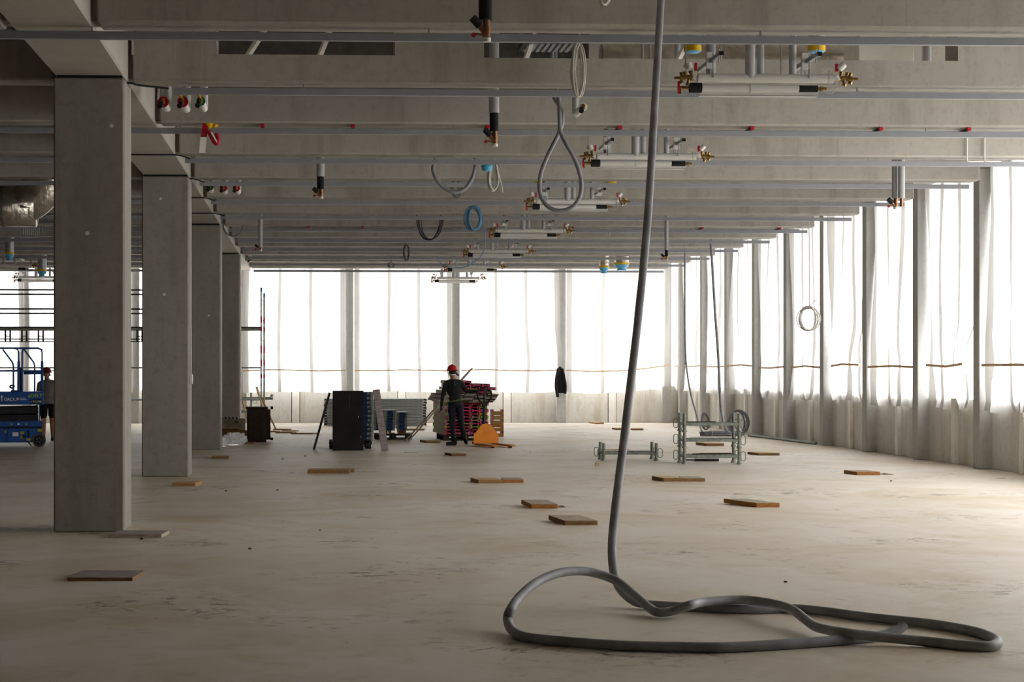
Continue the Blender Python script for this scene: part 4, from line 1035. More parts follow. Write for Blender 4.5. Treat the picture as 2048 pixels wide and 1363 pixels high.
# long aluminium boards in front of the far wall
pa = F(655, 851); alm = None
for k in range(10):
    root = thing('aluminium_board', f'long aluminium scaffold board before the far wall, {ordinal(k)} from the bottom of its pile', 'board', (pa.x + R.uniform(-.02, .02), pa.y + R.uniform(-0.02, 0.02), 0.005 + 0.083 * k), -0.01, 'pile of aluminium boards')
    MB().box(0, 2.95, 0, 0.6, 0.030, 0.078).box(0, 2.95, -0.008, 0.0, 0.006, 0.078).box(0, 2.95, 0.6, 0.608, 0.006, 0.078).build('deck', 'galvanised', root)
    for x in (-0.10, 2.95):
        for yh in (0.02, 0.5): MB().box(x, x + 0.10, yh, yh + 0.08, 0.015, 0.07).box(x + (0.0 if x < 0 else 0.07), x + (0.03 if x < 0 else 0.10), yh, yh + 0.08, 0.0, 0.03).build('hook', 'steel_dark', root)

# ---- I shaped timber formwork beams in a big stack with painted ends
for nm, h, h2 in (('end_pink', '#d6517f', '#a82a58'), ('end_red', '#a81e3c', '#7c1429'), ('end_green', '#8fb02c', '#6d8a1f'), ('end_yellow', '#d8a61f', '#b3821a'), ('end_pale', '#d98aa0', '#b96f80'), ('end_wood', '#a48a63', '#7b6646')):
    mat(nm, hexc(h), 0.6, c2=hexc(h2), scale=20)
def ibeam(end, ln, seed):
    """I section lying on its side: flanges left and right, web flat"""
    prof = [(-0.1, 0.0), (-0.06, 0.0), (-0.06, 0.025), (0.06, 0.025), (0.06, 0.0), (0.1, 0.0), (0.1, 0.078), (0.06, 0.078), (0.06, 0.052), (-0.06, 0.052), (-0.06, 0.078), (-0.1, 0.078)]
    n = len(prof); m = MB()
    vs = [Vector((x, y, z)) for y in (0, 0.05, ln) for x, z in prof]
    ends = [(0, 1, 10, 11), (1, 2, 9, 10), (2, 3, 8, 9), (3, 4, 7, 8), (4, 5, 6, 7)]
    m.add(vs, [(i, (i + 1) % n, n + (i + 1) % n, n + i) for i in range(n)], 1)
    m.add(vs, [(n + i, n + (i + 1) % n, 2 * n + (i + 1) % n, 2 * n + i) for i in range(n)], 0)
    m.add(vs, [(0, 1, 2, 9, 10, 11), (2, 3, 8, 9), (3, 4, 5, 6, 7, 8)], 1)
    m.add(vs, [tuple(2 * n + i for i in f) for f in ((0, 1, 2, 9, 10, 11), (2, 3, 8, 9), (3, 4, 5, 6, 7, 8))], 0)
    return m.mesh('formwork_beam', ['wood_green' if seed % 3 else 'wood_new', end])
ENDS = ['end_pink', 'end_red', 'end_pink', 'end_pale', 'end_green', 'end_yellow', 'end_wood', 'end_pink', 'end_red']
IM = {e: ibeam(e, 2.45, i) for i, e in enumerate(sorted(set(ENDS)))}
sp = F(884, 881.5); SR = 0.055
pallet('dark pallet under the stack of pink ended beams', sp + Vector((0.05, 0.2, 0)), 1.1, 1.4, SR)
r = random.Random(11)
def place(o, base, lx, ly, lz, rz):
    c, s = math.cos(SR), math.sin(SR)
    o.location = (base.x + lx * c - ly * s, base.y + lx * s + ly * c, base.z + lz); o.rotation_euler[2] = SR + rz
names = {'end_pink': 'pink', 'end_red': 'dark red', 'end_pale': 'pale pink', 'end_green': 'green', 'end_yellow': 'yellow', 'end_wood': 'bare'}
cnt = 0
for row in range(10):
    for col in range(5):
        e = r.choice(ENDS)
        o = bpy.data.objects.new('formwork_beam', IM[e]); COL.objects.link(o)
        place(o, sp, 0.18 + 0.215 * col + (0.03 if row % 2 else 0.0) + r.uniform(-0.004, 0.004), 0.2 + r.uniform(-0.04, 0.05) - (0.12 if row % 2 == 0 and col == 0 else 0), 0.142 + 0.0785 * row, 0)
        tag(o, f'I shaped timber beam with {names[e]} end, {ordinal(row)} layer from below, {ordinal(col)} from the left', 'beam', 'timber beams of the big stack')
# layer of boards on the beams
z = 0.142 + 0.0785 * 10
for k in range(6):
    o = MB().cbox(0, 0.20, 0, 2.2 + 0.05 * (k % 3), 0, 0.03, 0.003).build('timber_board', ['wood_grey', 'wood_new', 'wood_dark'][k % 3])
    place(o, sp, 0.02 + 0.21 * k, 0.05 + r.uniform(-.05, .08), z + 0.001, 0.0)
    tag(o, f'board of the lower board layer on the beam stack, {ordinal(k)} from the left', 'board', 'boards on the beam stack')
for j in range(6):
    for k in range(5):
        o = MB().cbox(0, 0.26, 0, 2.3, 0, 0.027, 0.003).build('timber_board', ['wood_grey', 'wood_violet', 'wood_dark'][(k + j) % 3])
        place(o, sp, -0.09 + 0.28 * k + 0.02 * j, 0.0 + r.uniform(-.06, .08), z + 0.034 + 0.03 * j, 0.0)
        tag(o, f'grey board of the upper layers, {ordinal(j)} layer, {ordinal(k)} from the left', 'board', 'boards on the beam stack')
z2 = z + 0.034 + 0.18 + 0.002
pos = [(0.70, 0, 0.0, 'end_wood'), (0.92, 0, 0.0, 'end_pink'), (1.14, 0.1, 0.0, 'end_wood'), (0.48, 0.1, 0.0, 'end_wood'), (0.26, 0.1, 0.0, 'end_wood'), (0.34, 0.1, 0.081, 'end_wood'), (0.78, 0.05, 0.081, 'end_wood'), (1.0, 0.0, 0.081, 'end_pink'), (0.56, 0.0, 0.081, 'end_pink'), (1.215, -0.02, 0.081, 'end_pink'), (0.62, 0.0, 0.162, 'end_pink'), (0.86, 0.05, 0.162, 'end_pink'), (1.08, 0.0, 0.162, 'end_pink'), (0.62, 0.0, 0.243, 'end_pink'), (0.40, 0.1, 0.162, 'end_wood'), (0.38, 0.1, 0.243, 'end_wood')]
for k, (lx, ly, lz, e) in enumerate(pos):
    o = bpy.data.objects.new('formwork_beam', IM[e]); COL.objects.link(o)
    place(o, sp, lx, ly, z2 + lz, 0)
    tag(o, f'loose {names[e]} ended timber beam heaped on top of the stack, {ordinal(k)} counted upwards', 'beam', 'loose beams on top of the stack')
o = thing('rolled_sheet', 'mossy green roll lying on top left of the beam stack', 'roll', (sp.x - 0.10, sp.y - 0.03, z2))
m = MB()
rr_ = random.Random(3)
pts = [(x * 0.04, 0.02 * math.sin(x), 0.095 + 0.01 * math.sin(x * 1.3)) for x in range(15)]
m.tube(pts, [0.07 + 0.022 * rr_.random() + (0.0 if 0 < i < 14 else -0.03) for i in range(15)], 10).build('roll', 'moss_green', o) if 'moss_green' in MATS else None
mat('moss_green', hexc('#5f6a3c'), 0.9, c2=hexc('#3d4526'), scale=18, bump=0.6)
m.build('roll', 'moss_green', o)
# crate leaning at the right side of the stack
cr = thing('timber_crate', 'small open timber crate right of the beam stack', 'crate', F(984, 873.0))
for z_ in (0.32, 0.44, 0.56): MB().cbox(0, 0.30, 0, 0.03, z_, z_ + 0.10, 0.004).build('slat', 'wood_new', cr)
for z_ in (0.0, 0.14, 0.24): MB().cbox(0, 0.30, 0, 0.03, z_, z_ + 0.09, 0.004).build('slat', 'wood_orange', cr)
for x in (0.0, 0.26): MB().box(x, x + 0.045, 0.031, 0.5, 0, 0.70).build('corner_post', 'end_red', cr)

# two long planks leaning over the stack behind the worker
for k, (u0, v0, u1, v1, off) in enumerate(((809, 884.5, 941, 740, 0.0), (816, 885.0, 945, 737, 0.06))):
    a = F(u0, v0); d0 = (CAMH) * FPX / (v0 - YP)
    b = P(u1, v1, d0 + 0.35)
    o = MB().bar((0, 0, 0.0), b - a, 0.035, 0.055, up=Vector((0.6, -0.3, 0.7))).build('long_plank', 'wood_grey', None, a + Vector((0, 0, 0.02)))
    tag(o, ['left one of the two long grey planks under the worker arm', 'right one of the two long grey planks under the worker arm'][k], 'plank', 'long planks held by the worker')

# ---- pallet jack
mat('jack_orange', hexc('#f79a22'), 0.45, c2=hexc('#ec8a14'), scale=5)
fj = F(972, 891.2)
pj = thing('pallet_jack', 'orange pallet jack with black handle, forks towards the viewer', 'pallet jack', fj, 0.27)
prof = [(-0.30, 0.04), (0.30, 0.04), (0.30, 0.26), (0.09, 0.50), (-0.09, 0.50), (-0.30, 0.26)]
bd = MB().prism(prof, -0.02, 0.0)
bd.box(-0.30, 0.30, 0.0, 0.12, 0.04, 0.10); bd.box(-0.1, 0.1, 0.0, 0.16, 0.10, 0.45)
bd.build('body', 'jack_orange', pj)
MB().cyl((0, 0.10, 0.06), (0, 0.10, 0.44), 0.06, n=14).build('pump', 'steel_dark', pj)
for s in (-1, 1):
    x = 0.21 * s
    fk = MB().box(x - 0.08, x + 0.08, -1.05, -0.02, 0.055, 0.065)
    fk.box(x - 0.08, x - 0.072, -1.05, -0.02, 0.025, 0.065); fk.box(x + 0.072, x + 0.08, -1.05, -0.02, 0.025, 0.065)
    fk.add([(x - 0.08, -1.05, 0.065), (x + 0.08, -1.05, 0.065), (x + 0.05, -1.15, 0.045), (x - 0.05, -1.15, 0.045), (x - 0.08, -1.05, 0.03), (x + 0.08, -1.05, 0.03), (x + 0.05, -1.15, 0.03), (x - 0.05, -1.15, 0.03)], [(0, 1, 2, 3), (4, 7, 6, 5), (2, 6, 7, 3), (0, 3, 7, 4), (1, 5, 6, 2)])
    f_ = fk.build('fork', 'jack_orange', pj)
    MB().box(x - 0.078, x + 0.078, -1.04, -0.05, 0.0652, 0.0675).build('worn_top', 'wood_edge', f_)
    MB().cyl((x - 0.04, -0.95, 0.035), (x + 0.04, -0.95, 0.035), 0.035, n=14).build('load_wheel', 'rubber_black', f_)
for s in (-1, 1): MB().cyl((0.05 * s, 0.16, 0.09), (0.10 * s, 0.16, 0.09), 0.09, n=18).build('steer_wheel', 'rubber_black', pj)
MB().tube([(0, 0.14, 0.40), (0, 0.13, 0.60), (0, 0.11, 0.92)], [0.038, 0.036, 0.032], 10).build('shaft', 'steel_dark', pj)
hd = [(0, 0.11, 0.90), (-0.07, 0.11, 0.97), (-0.14, 0.11, 1.06), (-0.17, 0.10, 1.15), (-0.15, 0.10, 1.24), (-0.08, 0.10, 1.28), (0.0, 0.10, 1.285), (0.08, 0.10, 1.28), (0.15, 0.10, 1.24), (0.17, 0.10, 1.15), (0.14, 0.11, 1.06), (0.07, 0.11, 0.97)]
h_ = MB().tube(spline(hd, 4, True), 0.019, 8, closed=True).build('handle_loop', 'rubber_black', pj)
MB().tube([(0, 0.11, 0.9), (0, 0.10, 1.1), (0, 0.10, 1.28)], 0.024, 8).build('release_lever', 'steel_dark', h_)

# ---- clutter by the third column: cabinet, boxes, plastic
cb = thing('dark_cabinet', 'dark brown upturned cabinet with small wheels beside the third column', 'cabinet', F(494, 884.0), 0.05)
mat('cab_brown', hexc('#3b3026'), 0.6, c2=hexc('#28201a'), scale=4, stretch=(10, 10, 2))
mat('cab_red', hexc('#38211c'), 0.6, c2=hexc('#27140f'), scale=4)
MB().cbox(0.0, 0.44, 0.0, 0.6, 0.05, 0.80, 0.008).build('body', 'cab_brown', cb)
MB().cbox(0.04, 0.40, -0.012, 0.0, 0.10, 0.72, 0.003).build('door', 'cab_brown', cb)
MB().cbox(-0.03, 0.50, -0.03, 0.62, 0.79, 0.84, 0.006).build('top_board', 'cab_red', cb)
MB().cbox(0.02, 0.46, -0.02, 0.6, 0.0, 0.06, 0.006).build('plinth', 'cab_red', cb)
MB().box(0.441, 0.56, 0.05, 0.55, 0.06, 0.78).build('side_panel', 'cab_brown', cb)
for z_ in (0.06, 0.80): MB().cyl((0.56, 0.02, z_ + 0.02), (0.62, 0.02, z_ + 0.02), 0.035, n=12).build('wheel', 'rubber_black', cb)
mat('cardboard', hexc('#8a7458'), 0.8, c2=hexc('#6d5a42'), scale=5)
mat('cardboard_brown', hexc('#7b5430'), 0.8, c2=hexc('#5c3d21'), scale=5)
mat('box_grey', hexc('#857d6e'), 0.8, c2=hexc('#665f52'), scale=5)
bx = thing('open_box', 'grey brown open box full of dark offcuts beside the third column', 'box', F(436, 869.0), 0.02)
for a_ in ((0, 0.72, 0, 0.015, 0, 0.42), (0, 0.72, 0.5, 0.515, 0, 0.42), (0, 0.015, 0.015, 0.5, 0, 0.42), (0.705, 0.72, 0.015, 0.5, 0, 0.42), (0.015, 0.705, 0.015, 0.5, 0, 0.015)): MB().box(*a_).build('side', 'box_grey', bx)
MB().box(0.44, 0.54, -0.003, 0.0, 0.33, 0.36).build('grip_slot', 'rubber_black', bx)
for k, (x, t) in enumerate(((0.22, 0.35), (0.32, 0.35), (0.42, 0.35), (0.52, 0.35), (0.62, 0.35))):
    b = bx.location
    o = MB().cbox(-0.02, 0.02, 0, 0.3, 0, 0.40, 0.004, M=Matrix.Rotation(-t, 4, 'Y')).build('dark_offcut', 'wood_dark' if k % 2 else 'ply_black', None, (b.x + x, b.y + 0.12, 0.10))
    tag(o, f'dark board offcut standing in the open box, {ordinal(k)} from the left', 'offcut', 'offcuts in the open box')
b2 = thing('cardboard_box', 'flattened brown cardboard box lying before the open box', 'box', F(430, 876.5), 0.0)
MB().cbox(0, 0.58, 0, 0.35, 0, 0.26, 0.01).build('carton', 'cardboard_brown', b2)
MB().box(0.5, 0.8, -0.03, -0.02, 0.18, 0.32, M=Matrix.Rotation(0.15, 4, 'Y')).build('flap', 'cardboard_brown', b2)
m_, nt, bs = _nodes('clear_film')
bs.inputs['Base Color'].default_value = (0.85, 0.87, 0.9, 1); bs.inputs['Roughness'].default_value = 0.15; bs.inputs['Alpha'].default_value = 0.42
nzf = nt.nodes.new('ShaderNodeTexNoise'); nzf.inputs['Scale'].default_value = 14; bpf = nt.nodes.new('ShaderNodeBump'); bpf.inputs['Strength'].default_value = 0.8
nt.links.new(nzf.outputs['Fac'], bpf.inputs['Height']); nt.links.new(bpf.outputs[0], bs.inputs['Normal'])
MATS['clear_film'] = m_
def crumple(label, p, sx, sy, sz, seed):
    r = random.Random(seed); bm = bmesh.new(); bmesh.ops.create_icosphere(bm, subdivisions=4, radius=1)
    import mathutils
    for v in bm.verts:
        n = mathutils.noise.turbulence(v.co * 2.2 + Vector((seed, 0, 0)), 4, True) * 0.8
        k = 0.55 + n * 0.5
        v.co = Vector((v.co.x * sx * k, v.co.y * sy * k, max(0.0, (v.co.z + 0.75) * sz * k)))
    me = bpy.data.meshes.new('plastic_wrap'); bm.to_mesh(me); bm.free(); me.materials.append(MATS['clear_film'])
    o = bpy.data.objects.new('plastic_wrap', me); COL.objects.link(o); o.location = p
    tag(o, label, 'plastic', 'crumpled plastic by the third column')
crumple('large crumpled heap of clear plastic wrap beside the third column', F(470, 889.0), 0.36, 0.25, 0.20, 1)
crumple('small crumpled piece of clear plastic close to the third column', F(446, 892.5), 0.13, 0.13, 0.15, 2)
board('cardboard_piece', 'flat orange cardboard piece right of the clear plastic', 490, 508, 887.0, 0.25, 0.03, 'cardboard', 'wood_orange')
# struts and laths leaning behind the cabinet
for k, (u0, v0, u1, v1, mt, lab) in enumerate(((497, 848, 479, 776, 'wood_new', 'round lath leaning at the farthest column'), (552, 858, 522, 793, 'wood_new', 'brown lath leaning right behind the cabinet'), (540, 856, 513, 773, 'wood_edge', 'pale board leaning behind the cabinet'))):
    a = F(u0, v0); d0 = CAMH * FPX / (v0 - YP); b = P(u1, v1, d0 + 0.2)
    tag(MB().bar((0, 0, 0), b - a, 0.05 if k < 2 else 0.09, 0.03).build('leaning_lath', mt, None, a), lab, 'lath', 'laths leaning behind the cabinet')

# ---- scaffold tower behind the columns
sc = thing('scaffold_tower', 'grey scaffold tower with red and white marked poles behind the columns', 'scaffold', F(522, 853.5))
S0 = sc.location.copy(); d_s = (CAMH) * FPX / (853.5 - YP)
def zs(v): return CAMH - (v - YP) * d_s / FPX
def xs_(u): return (u - 522) * d_s / FPX
mat('tape_red', hexc('#c8203a'), 0.5)
mat('lift_blue', hexc('#2f63ad'), 0.4, c2=hexc('#264f8f'), scale=4)
for k, (u, vt) in enumerate(((522.5, 575), (527.0, 584))):
    pole = MB().cyl((xs_(u), 0.7 * k, 0), (xs_(u), 0.7 * k, zs(vt)), 0.027, n=10).build('standard', 'galvanised' if k == 0 else 'steel_weathered', sc)
    for v in (600, 640, 680, 720, 770):
        MB().lathe([(0.03, 0), (0.065, 0.004), (0.065, 0.012), (0.03, 0.016)], c=(xs_(u), 0.7 * k, zs(v)), n=10).build('rosette', 'galvanised', pole)
    for v0, v1, mt in ((633, 645, 'tape_red'), (652, 662, 'tape_red'), (690, 705, 'tape_red'), (720, 731, 'tape_red'), (748, 756, 'tape_red'), (575 + 9 * k, 583 + 9 * k, 'lift_blue')):
        MB().cyl((xs_(u), 0.7 * k, zs(v1)), (xs_(u), 0.7 * k, zs(v0)), 0.030, n=10).build('marking', mt, pole)
for k in range(2): MB().cyl((-9.0, 0.7 * k, 0), (-9.0, 0.7 * k, zs(575)), 0.027, n=10).build('standard', 'galvanised', sc)
for v, r_ in ((735, 0.022), (799, 0.022)):
    for k in range(2): MB().cyl((-9.0, 0.7 * k, zs(v)), (0, 0.7 * k, zs(v)), r_, n=8).build('ledger', 'galvanised', sc)
MB().box(-9.0, 0, 0.02, 0.68, zs(660), zs(653)).build('deck', 'steel_dark', sc)
for k in range(2): MB().cyl((-9.0, 0.7 * k, zs(658)), (0, 0.7 * k, zs(658)), 0.04, n=10).build('deck_beam', 'steel_weathered', sc)
for v in (580, 589, 618, 627): MB().cyl((-9.0, 0.0, zs(v)), (-3.4, 0.0, zs(v)), 0.024, n=8).build('guard_rail', 'steel_dark', sc)
lt = MB().cyl((-9.0, 0.0, zs(683)), (-3.2, 0.0, zs(683)), 0.016, n=6).cyl((-9, 0, zs(678)), (-3.2, 0, zs(678)), 0.016, n=6)
lt.build('lower_chord', 'steel_dark', sc)
for k in range(11):
    x = -8.6 + 0.49 * k
    MB().bar((x, 0, zs(683)), (x, 0, zs(660)), 0.05, 0.03).bar((x + 0.14, 0, zs(683)), (x + 0.14, 0, zs(660)), 0.05, 0.03).bar((x, 0, zs(672)), (x + 0.14, 0, zs(672)), 0.03, 0.03).build('chord_clip', 'steel_dark', sc)
tr = thing('trestle', 'grey steel trestle half hidden behind the dark cabinet', 'trestle', F(497, 851.0))
MB().cbox(-0.55, 0.75, 0, 0.06, 0.80, 0.88, 0.006).build('beam', 'steel_weathered', tr)
MB().cbox(-0.55, 0.1, 0, 0.05, 0.40, 0.47, 0.006).build('lower_beam', 'steel_weathered', tr)
for x in (-0.5, 0.08): MB().cyl((x, 0.03, 0), (x, 0.03, 1.02), 0.03, n=10).build('leg', 'steel_weathered', tr)
MB().tube([(0.14, 0.0, 0.8), (0.14, 0, 0.72), (0.2, 0, 0.68), (0.26, 0, 0.72), (0.26, 0, 0.8)], 0.01, 6).build('hook', 'steel_weathered', tr)
MB().cyl((0.68, 0.03, 0.88), (0.74, 0.03, 0.96), 0.05, n=10).build('end_wrap', 'plastic_white', tr)

# small boxes on columns
for k, (cx, y, z_, lab) in enumerate(((X_GIR[1], COLS[1] + 0.18, 1.50, 'white switch box on the side of the second column'), (X_GIR[1], COLS[3] + 0.2, 1.62, 'white switch box on the side of the farthest column'))):
    o = thing('switch_box', lab, 'switch', (cx, y, z_), group='switch boxes on columns')
    MB().cbox(0, 0.05, 0, 0.10, 0, 0.16, 0.008).build('housing', 'plastic_white', o)
    MB().box(0.05, 0.056, 0.03, 0.07, 0.05, 0.11).build('switch_plate', 'paint_white', o)
    MB().cyl((0.02, 0.05, 0.16), (0.02, 0.05, 0.9), 0.01, n=6).build('conduit', 'plastic_white', o)
o = MB().cyl((0, 0, 0), (0, 0, 4.85), 0.02, n=8).build('conduit', 'paint_white', None, (X_GIR[1] + 0.022, COLS[3] + 0.05, 0.0)); tag(o, 'white conduit running up the side of the farthest column', 'conduit')

# jacket hung at the far wall
jk = thing('jacket', 'black work jacket hung on the far wall pillar', 'jacket', PY(1120, 790, Y_FAR - 0.62))
m = MB(); zt = (790 - 734) * 60 / 3700
ring = []
prof = [(0.04, 0.06, zt), (0.09, 0.08, zt - 0.10), (0.13, 0.09, zt - 0.25), (0.16, 0.10, zt - 0.45), (0.17, 0.09, 0.20), (0.16, 0.08, 0.08)]
vs = []; n = 14
for i, (a_, b_, z_) in enumerate(prof):
    for k in range(n):
        t = 2 * math.pi * k / n
        vs.append((0.01 * i + a_ * math.cos(t) * (1 + 0.12 * math.sin(3 * t + i)), b_ * math.sin(t) * 0.8, z_ + 0.02 * math.sin(2 * t)))
fs = [(i * n + k, i * n + (k + 1) % n, (i + 1) * n + (k + 1) % n, (i + 1) * n + k) for i in range(len(prof) - 1) for k in range(n)] + [list(range(n)), list(range(5 * n, 6 * n))]
m.add(vs, fs, 0, True); m.build('body', 'cloth_black', jk) if 'cloth_black' in MATS else None
mat('cloth_black', hexc('#1d1d20'), 0.9, var=0.2); m.build('body', 'cloth_black', jk) if not jk.children else None
MB().tube(spline([(-0.05, -0.05, zt - 0.05), (-0.12, -0.07, zt - 0.35), (-0.13, -0.07, zt - 0.65), (-0.08, -0.07, -0.06)], 4), [0.05] * 12 + [0.045], 8).build('sleeve', 'cloth_black', jk)
MB().tube(spline([(0.06, -0.05, zt - 0.05), (0.12, -0.08, zt - 0.35), (0.16, -0.08, zt - 0.60), (0.15, -0.07, 0.05)], 4), [0.05] * 12 + [0.045], 8).build('sleeve', 'cloth_black', jk)

# ================================================================== SCISSOR LIFT
lf = thing('scissor_lift', 'blue scissor lift with folded platform and white lettering at the left edge', 'lift', F(87, 893.0), 0.15)
mat('lift_dark', hexc('#1f2226'), 0.5, 0.3, var=0.2)
mat('lift_scissor', hexc('#2b2d30'), 0.55, 0.2, var=0.15)
mat('tyre_grey', hexc('#4f4f4c'), 0.8, var=0.15)
mat('sticker_yellow', hexc('#b9a02a'), 0.6)
mat('spray_green', hexc('#b6e02c'), 0.6)
mat('letter_white', hexc('#e8ebee'), 0.5, var=0.02)
LW, LL = 0.76, 1.86
ch = MB().cbox(-LL, -0.02, 0.0, LW, 0.10, 0.42, 0.012).cbox(-LL, -0.02, 0.0, LW, 0.455, 0.575, 0.012).box(-LL + 0.03, -0.05, 0.02, LW - 0.02, 0.41, 0.46).build('chassis', 'lift_blue', lf)
MB().box(-LL + 0.05, -0.05, -0.003, 0.02, 0.425, 0.452).build('slot_band', 'lift_dark', ch)
for x0, x1 in ((-0.86, -0.74), (-0.72, -0.62), (-0.60, -0.43), (-0.40, -0.30), (-0.28, -0.03)):
    MB().box(x0, x1, -0.006, 0.0, 0.42, 0.455).build('vent', 'lift_dark', ch)
MB().cbox(-0.80, -0.26, -0.012, 0.0, 0.13, 0.385, 0.004).build('access_door', 'lift_blue', ch)
MB().box(-0.36, -0.31, -0.016, -0.011, 0.22, 0.37).build('handle_slot', 'lift_dark', ch)
MB().box(-0.46, -0.39, -0.016, -0.011, 0.20, 0.27).build('control_box', 'lift_dark', ch)
MB().box(-0.68, -0.55, -0.0145, -0.0115, 0.24, 0.33).build('sticker', 'letter_white', ch)
for x0, x1, z0, z1 in ((-0.51, -0.475, 0.28, 0.35), (-0.465, -0.43, 0.28, 0.35), (-0.51, -0.475, 0.18, 0.25), (-0.465, -0.42, 0.19, 0.25), (-0.38, -0.28, 0.14, 0.19), (-0.85, -0.82, 0.32, 0.38), (-0.13, -0.04, 0.34, 0.40)):
    MB().box(x0, x1, -0.0145, -0.0005, z0, z1).build('sticker', 'sticker_yellow', ch)
for x, mt in ((-0.70, 'sticker_yellow'), (-0.55, 'letter_white'), (-0.38, 'sticker_yellow')):
    MB().box(x - 0.02, x + 0.02, -0.002, 0.0, 0.49, 0.53).build('sticker', mt, ch)
for x in (-0.10, -LL + 0.10):
    for y in (-0.02, LW - 0.10):
        w = MB().cyl((x, y, 0.152), (x, y + 0.12, 0.152), 0.152, n=24).build('wheel', 'tyre_grey', lf)
        MB().cyl((x, y - 0.006, 0.152), (x, y + 0.126, 0.152), 0.112, n=20).build('rim', 'lift_dark', w)
        for k in range(5):
            t = 6.28 * k / 5
            MB().cyl((x + 0.05 * math.cos(t), y - 0.012, 0.152 + 0.05 * math.sin(t)), (x + 0.05 * math.cos(t), y, 0.152 + 0.05 * math.sin(t)), 0.009, n=6).build('bolt', 'letter_white', w)
MB().tube([(-0.36, -0.02, 0.13), (-0.30, -0.04, 0.07), (-0.27, -0.03, 0.02)], 0.014, 6).build('cable', 'rubber_black', lf)
for k in range(4):
    z = 0.60 + 0.088 * k; s = 1 if k % 2 else -1
    a = MB().bar((-LL + 0.12, 0.10, z + 0.018 * s), (-0.12, 0.10, z - 0.018 * s), 0.05, 0.075).bar((-LL + 0.12, LW - 0.10, z - 0.018 * s), (-0.12, LW - 0.10, z + 0.018 * s), 0.05, 0.075)
    MB().bar((-LL + 0.12, 0.10, z + 0.018 * s), (-0.12, 0.10, z - 0.018 * s), 0.05, 0.075).build('scissor_arm', 'lift_scissor', lf)
    MB().bar((-LL + 0.12, LW - 0.10, z - 0.018 * s), (-0.12, LW - 0.10, z + 0.018 * s), 0.05, 0.075).build('scissor_arm', 'lift_scissor', lf)
    for x in (-0.72, -0.14): MB().cyl((x, 0.06, z), (x, LW - 0.06, z), 0.026, n=10).build('pivot', 'lift_dark', lf)
MB().box(-0.10, -0.075, 0.15, LW - 0.15, 0.575, 0.94).build('ladder_plate', 'lift_blue', lf)
dk = MB().cbox(-LL, 0.0, 0.0, LW, 0.945, 1.235, 0.01).build('platform_tub', 'lift_blue', lf)
def text(s, size, x, z, mt, parent, nm='lettering', y=-0.004, bold=0.0):
    c = bpy.data.curves.new(nm, 'FONT'); c.body = s; c.size = size; c.extrude = 0.001; c.offset = bold
    t = bpy.data.objects.new('tmp', c); COL.objects.link(t)
    me = bpy.data.meshes.new_from_object(t.evaluated_get(bpy.context.evaluated_depsgraph_get()))
    bpy.data.objects.remove(t)
    me.materials.clear(); me.materials.append(MATS[mt])
    o = bpy.data.objects.new(nm, me); COL.objects.link(o); o.parent = parent
    o.location = (x, y, z); o.rotation_euler = (math.pi / 2, 0, 0)
    return o
bpy.context.view_layer.update()
text('UP', 0.112, -1.09, 1.035, 'letter_white', dk, bold=0.0015)
text('GROUP', 0.098, -0.868, 1.035, 'letter_white', dk, bold=0.0012)
MB().prism([(-0.925, 1.025), (-0.905, 1.025), (-0.905, 1.11), (-0.882, 1.11), (-0.915, 1.165), (-0.948, 1.11), (-0.925, 1.11)], -0.006, -0.001).build('arrow_mark', 'letter_white', dk)
for z, a, b in ((1.085, -0.505, -0.42), (1.05, -0.525, -0.37)):
    k = a
    while k < b: MB().box(k, k + 0.018, -0.004, -0.001, z, z + 0.018).build('fine_print', 'letter_white', dk); k += 0.026
MB().box(-0.285, -0.03, -0.003, -0.0005, 0.965, 1.065).build('number_plate', 'lift_dark', dk)
text('1932ME', 0.073, -0.277, 0.99, 'letter_white', dk, 'number', y=-0.006)
text('eDELT', 0.112, -0.34, 1.112, 'spray_green', dk, 'sprayed_word', y=-0.006, bold=0.001)
RT = 2.215
for y in (0.03, LW - 0.03):
    for x0, x1 in ((-0.47, -0.03), (-1.06, -0.55), (-1.80, -1.14)):
        pts = [(x0, y, 1.235), (x0, y, RT - 0.09), (x0 + 0.02, y, RT - 0.03), (x0 + 0.09, y, RT), (x1 - 0.09, y, RT), (x1 - 0.02, y, RT - 0.03), (x1, y, RT - 0.09), (x1, y, 1.235)]
        MB().tube(pts, 0.019, 8).build('rail_hoop', 'lift_blue', lf)
    MB().cyl((-1.80, y, 1.70), (-0.03, y, 1.70), 0.016, n=8).build('mid_rail', 'lift_blue', lf)
    MB().cyl((-1.80, y, RT), (-0.10, y, RT), 0.0185, n=8).build('top_rail', 'lift_blue', lf)
    for x in (-0.43, -0.90): MB().tube([(x, y + 0.002, RT - 0.03), (x + 0.21, y + 0.002, 1.90), (x + 0.235, y + 0.002, 1.82), (x + 0.235, y + 0.002, 1.235)], 0.018, 8).build('brace', 'lift_blue', lf)
for y in (0.03, LW - 0.03):
    for x in (-0.03, -0.55): MB().cbox(x - 0.03, x + 0.03, y - 0.03, y + 0.03, 1.236, 1.92, 0.006).build('corner_post', 'lift_blue', lf)
MB().cyl((-0.03, 0.03, RT - 0.03), (-0.03, LW - 0.03, RT - 0.03), 0.019, n=8).build('end_rail', 'lift_blue', lf)
MB().cyl((-0.03, 0.03, 1.70), (-0.03, LW - 0.03, 1.70), 0.016, n=8).build('end_rail', 'lift_blue', lf)
MB().cbox(-0.56, -0.47, 0.2, 0.5, 1.236, 1.78, 0.01).build('ladder_post', 'lift_dark', lf)
MB().box(-0.44, -0.06, LW - 0.06, LW - 0.03, 1.62, 1.69).build('toe_bar', 'lift_blue', lf)
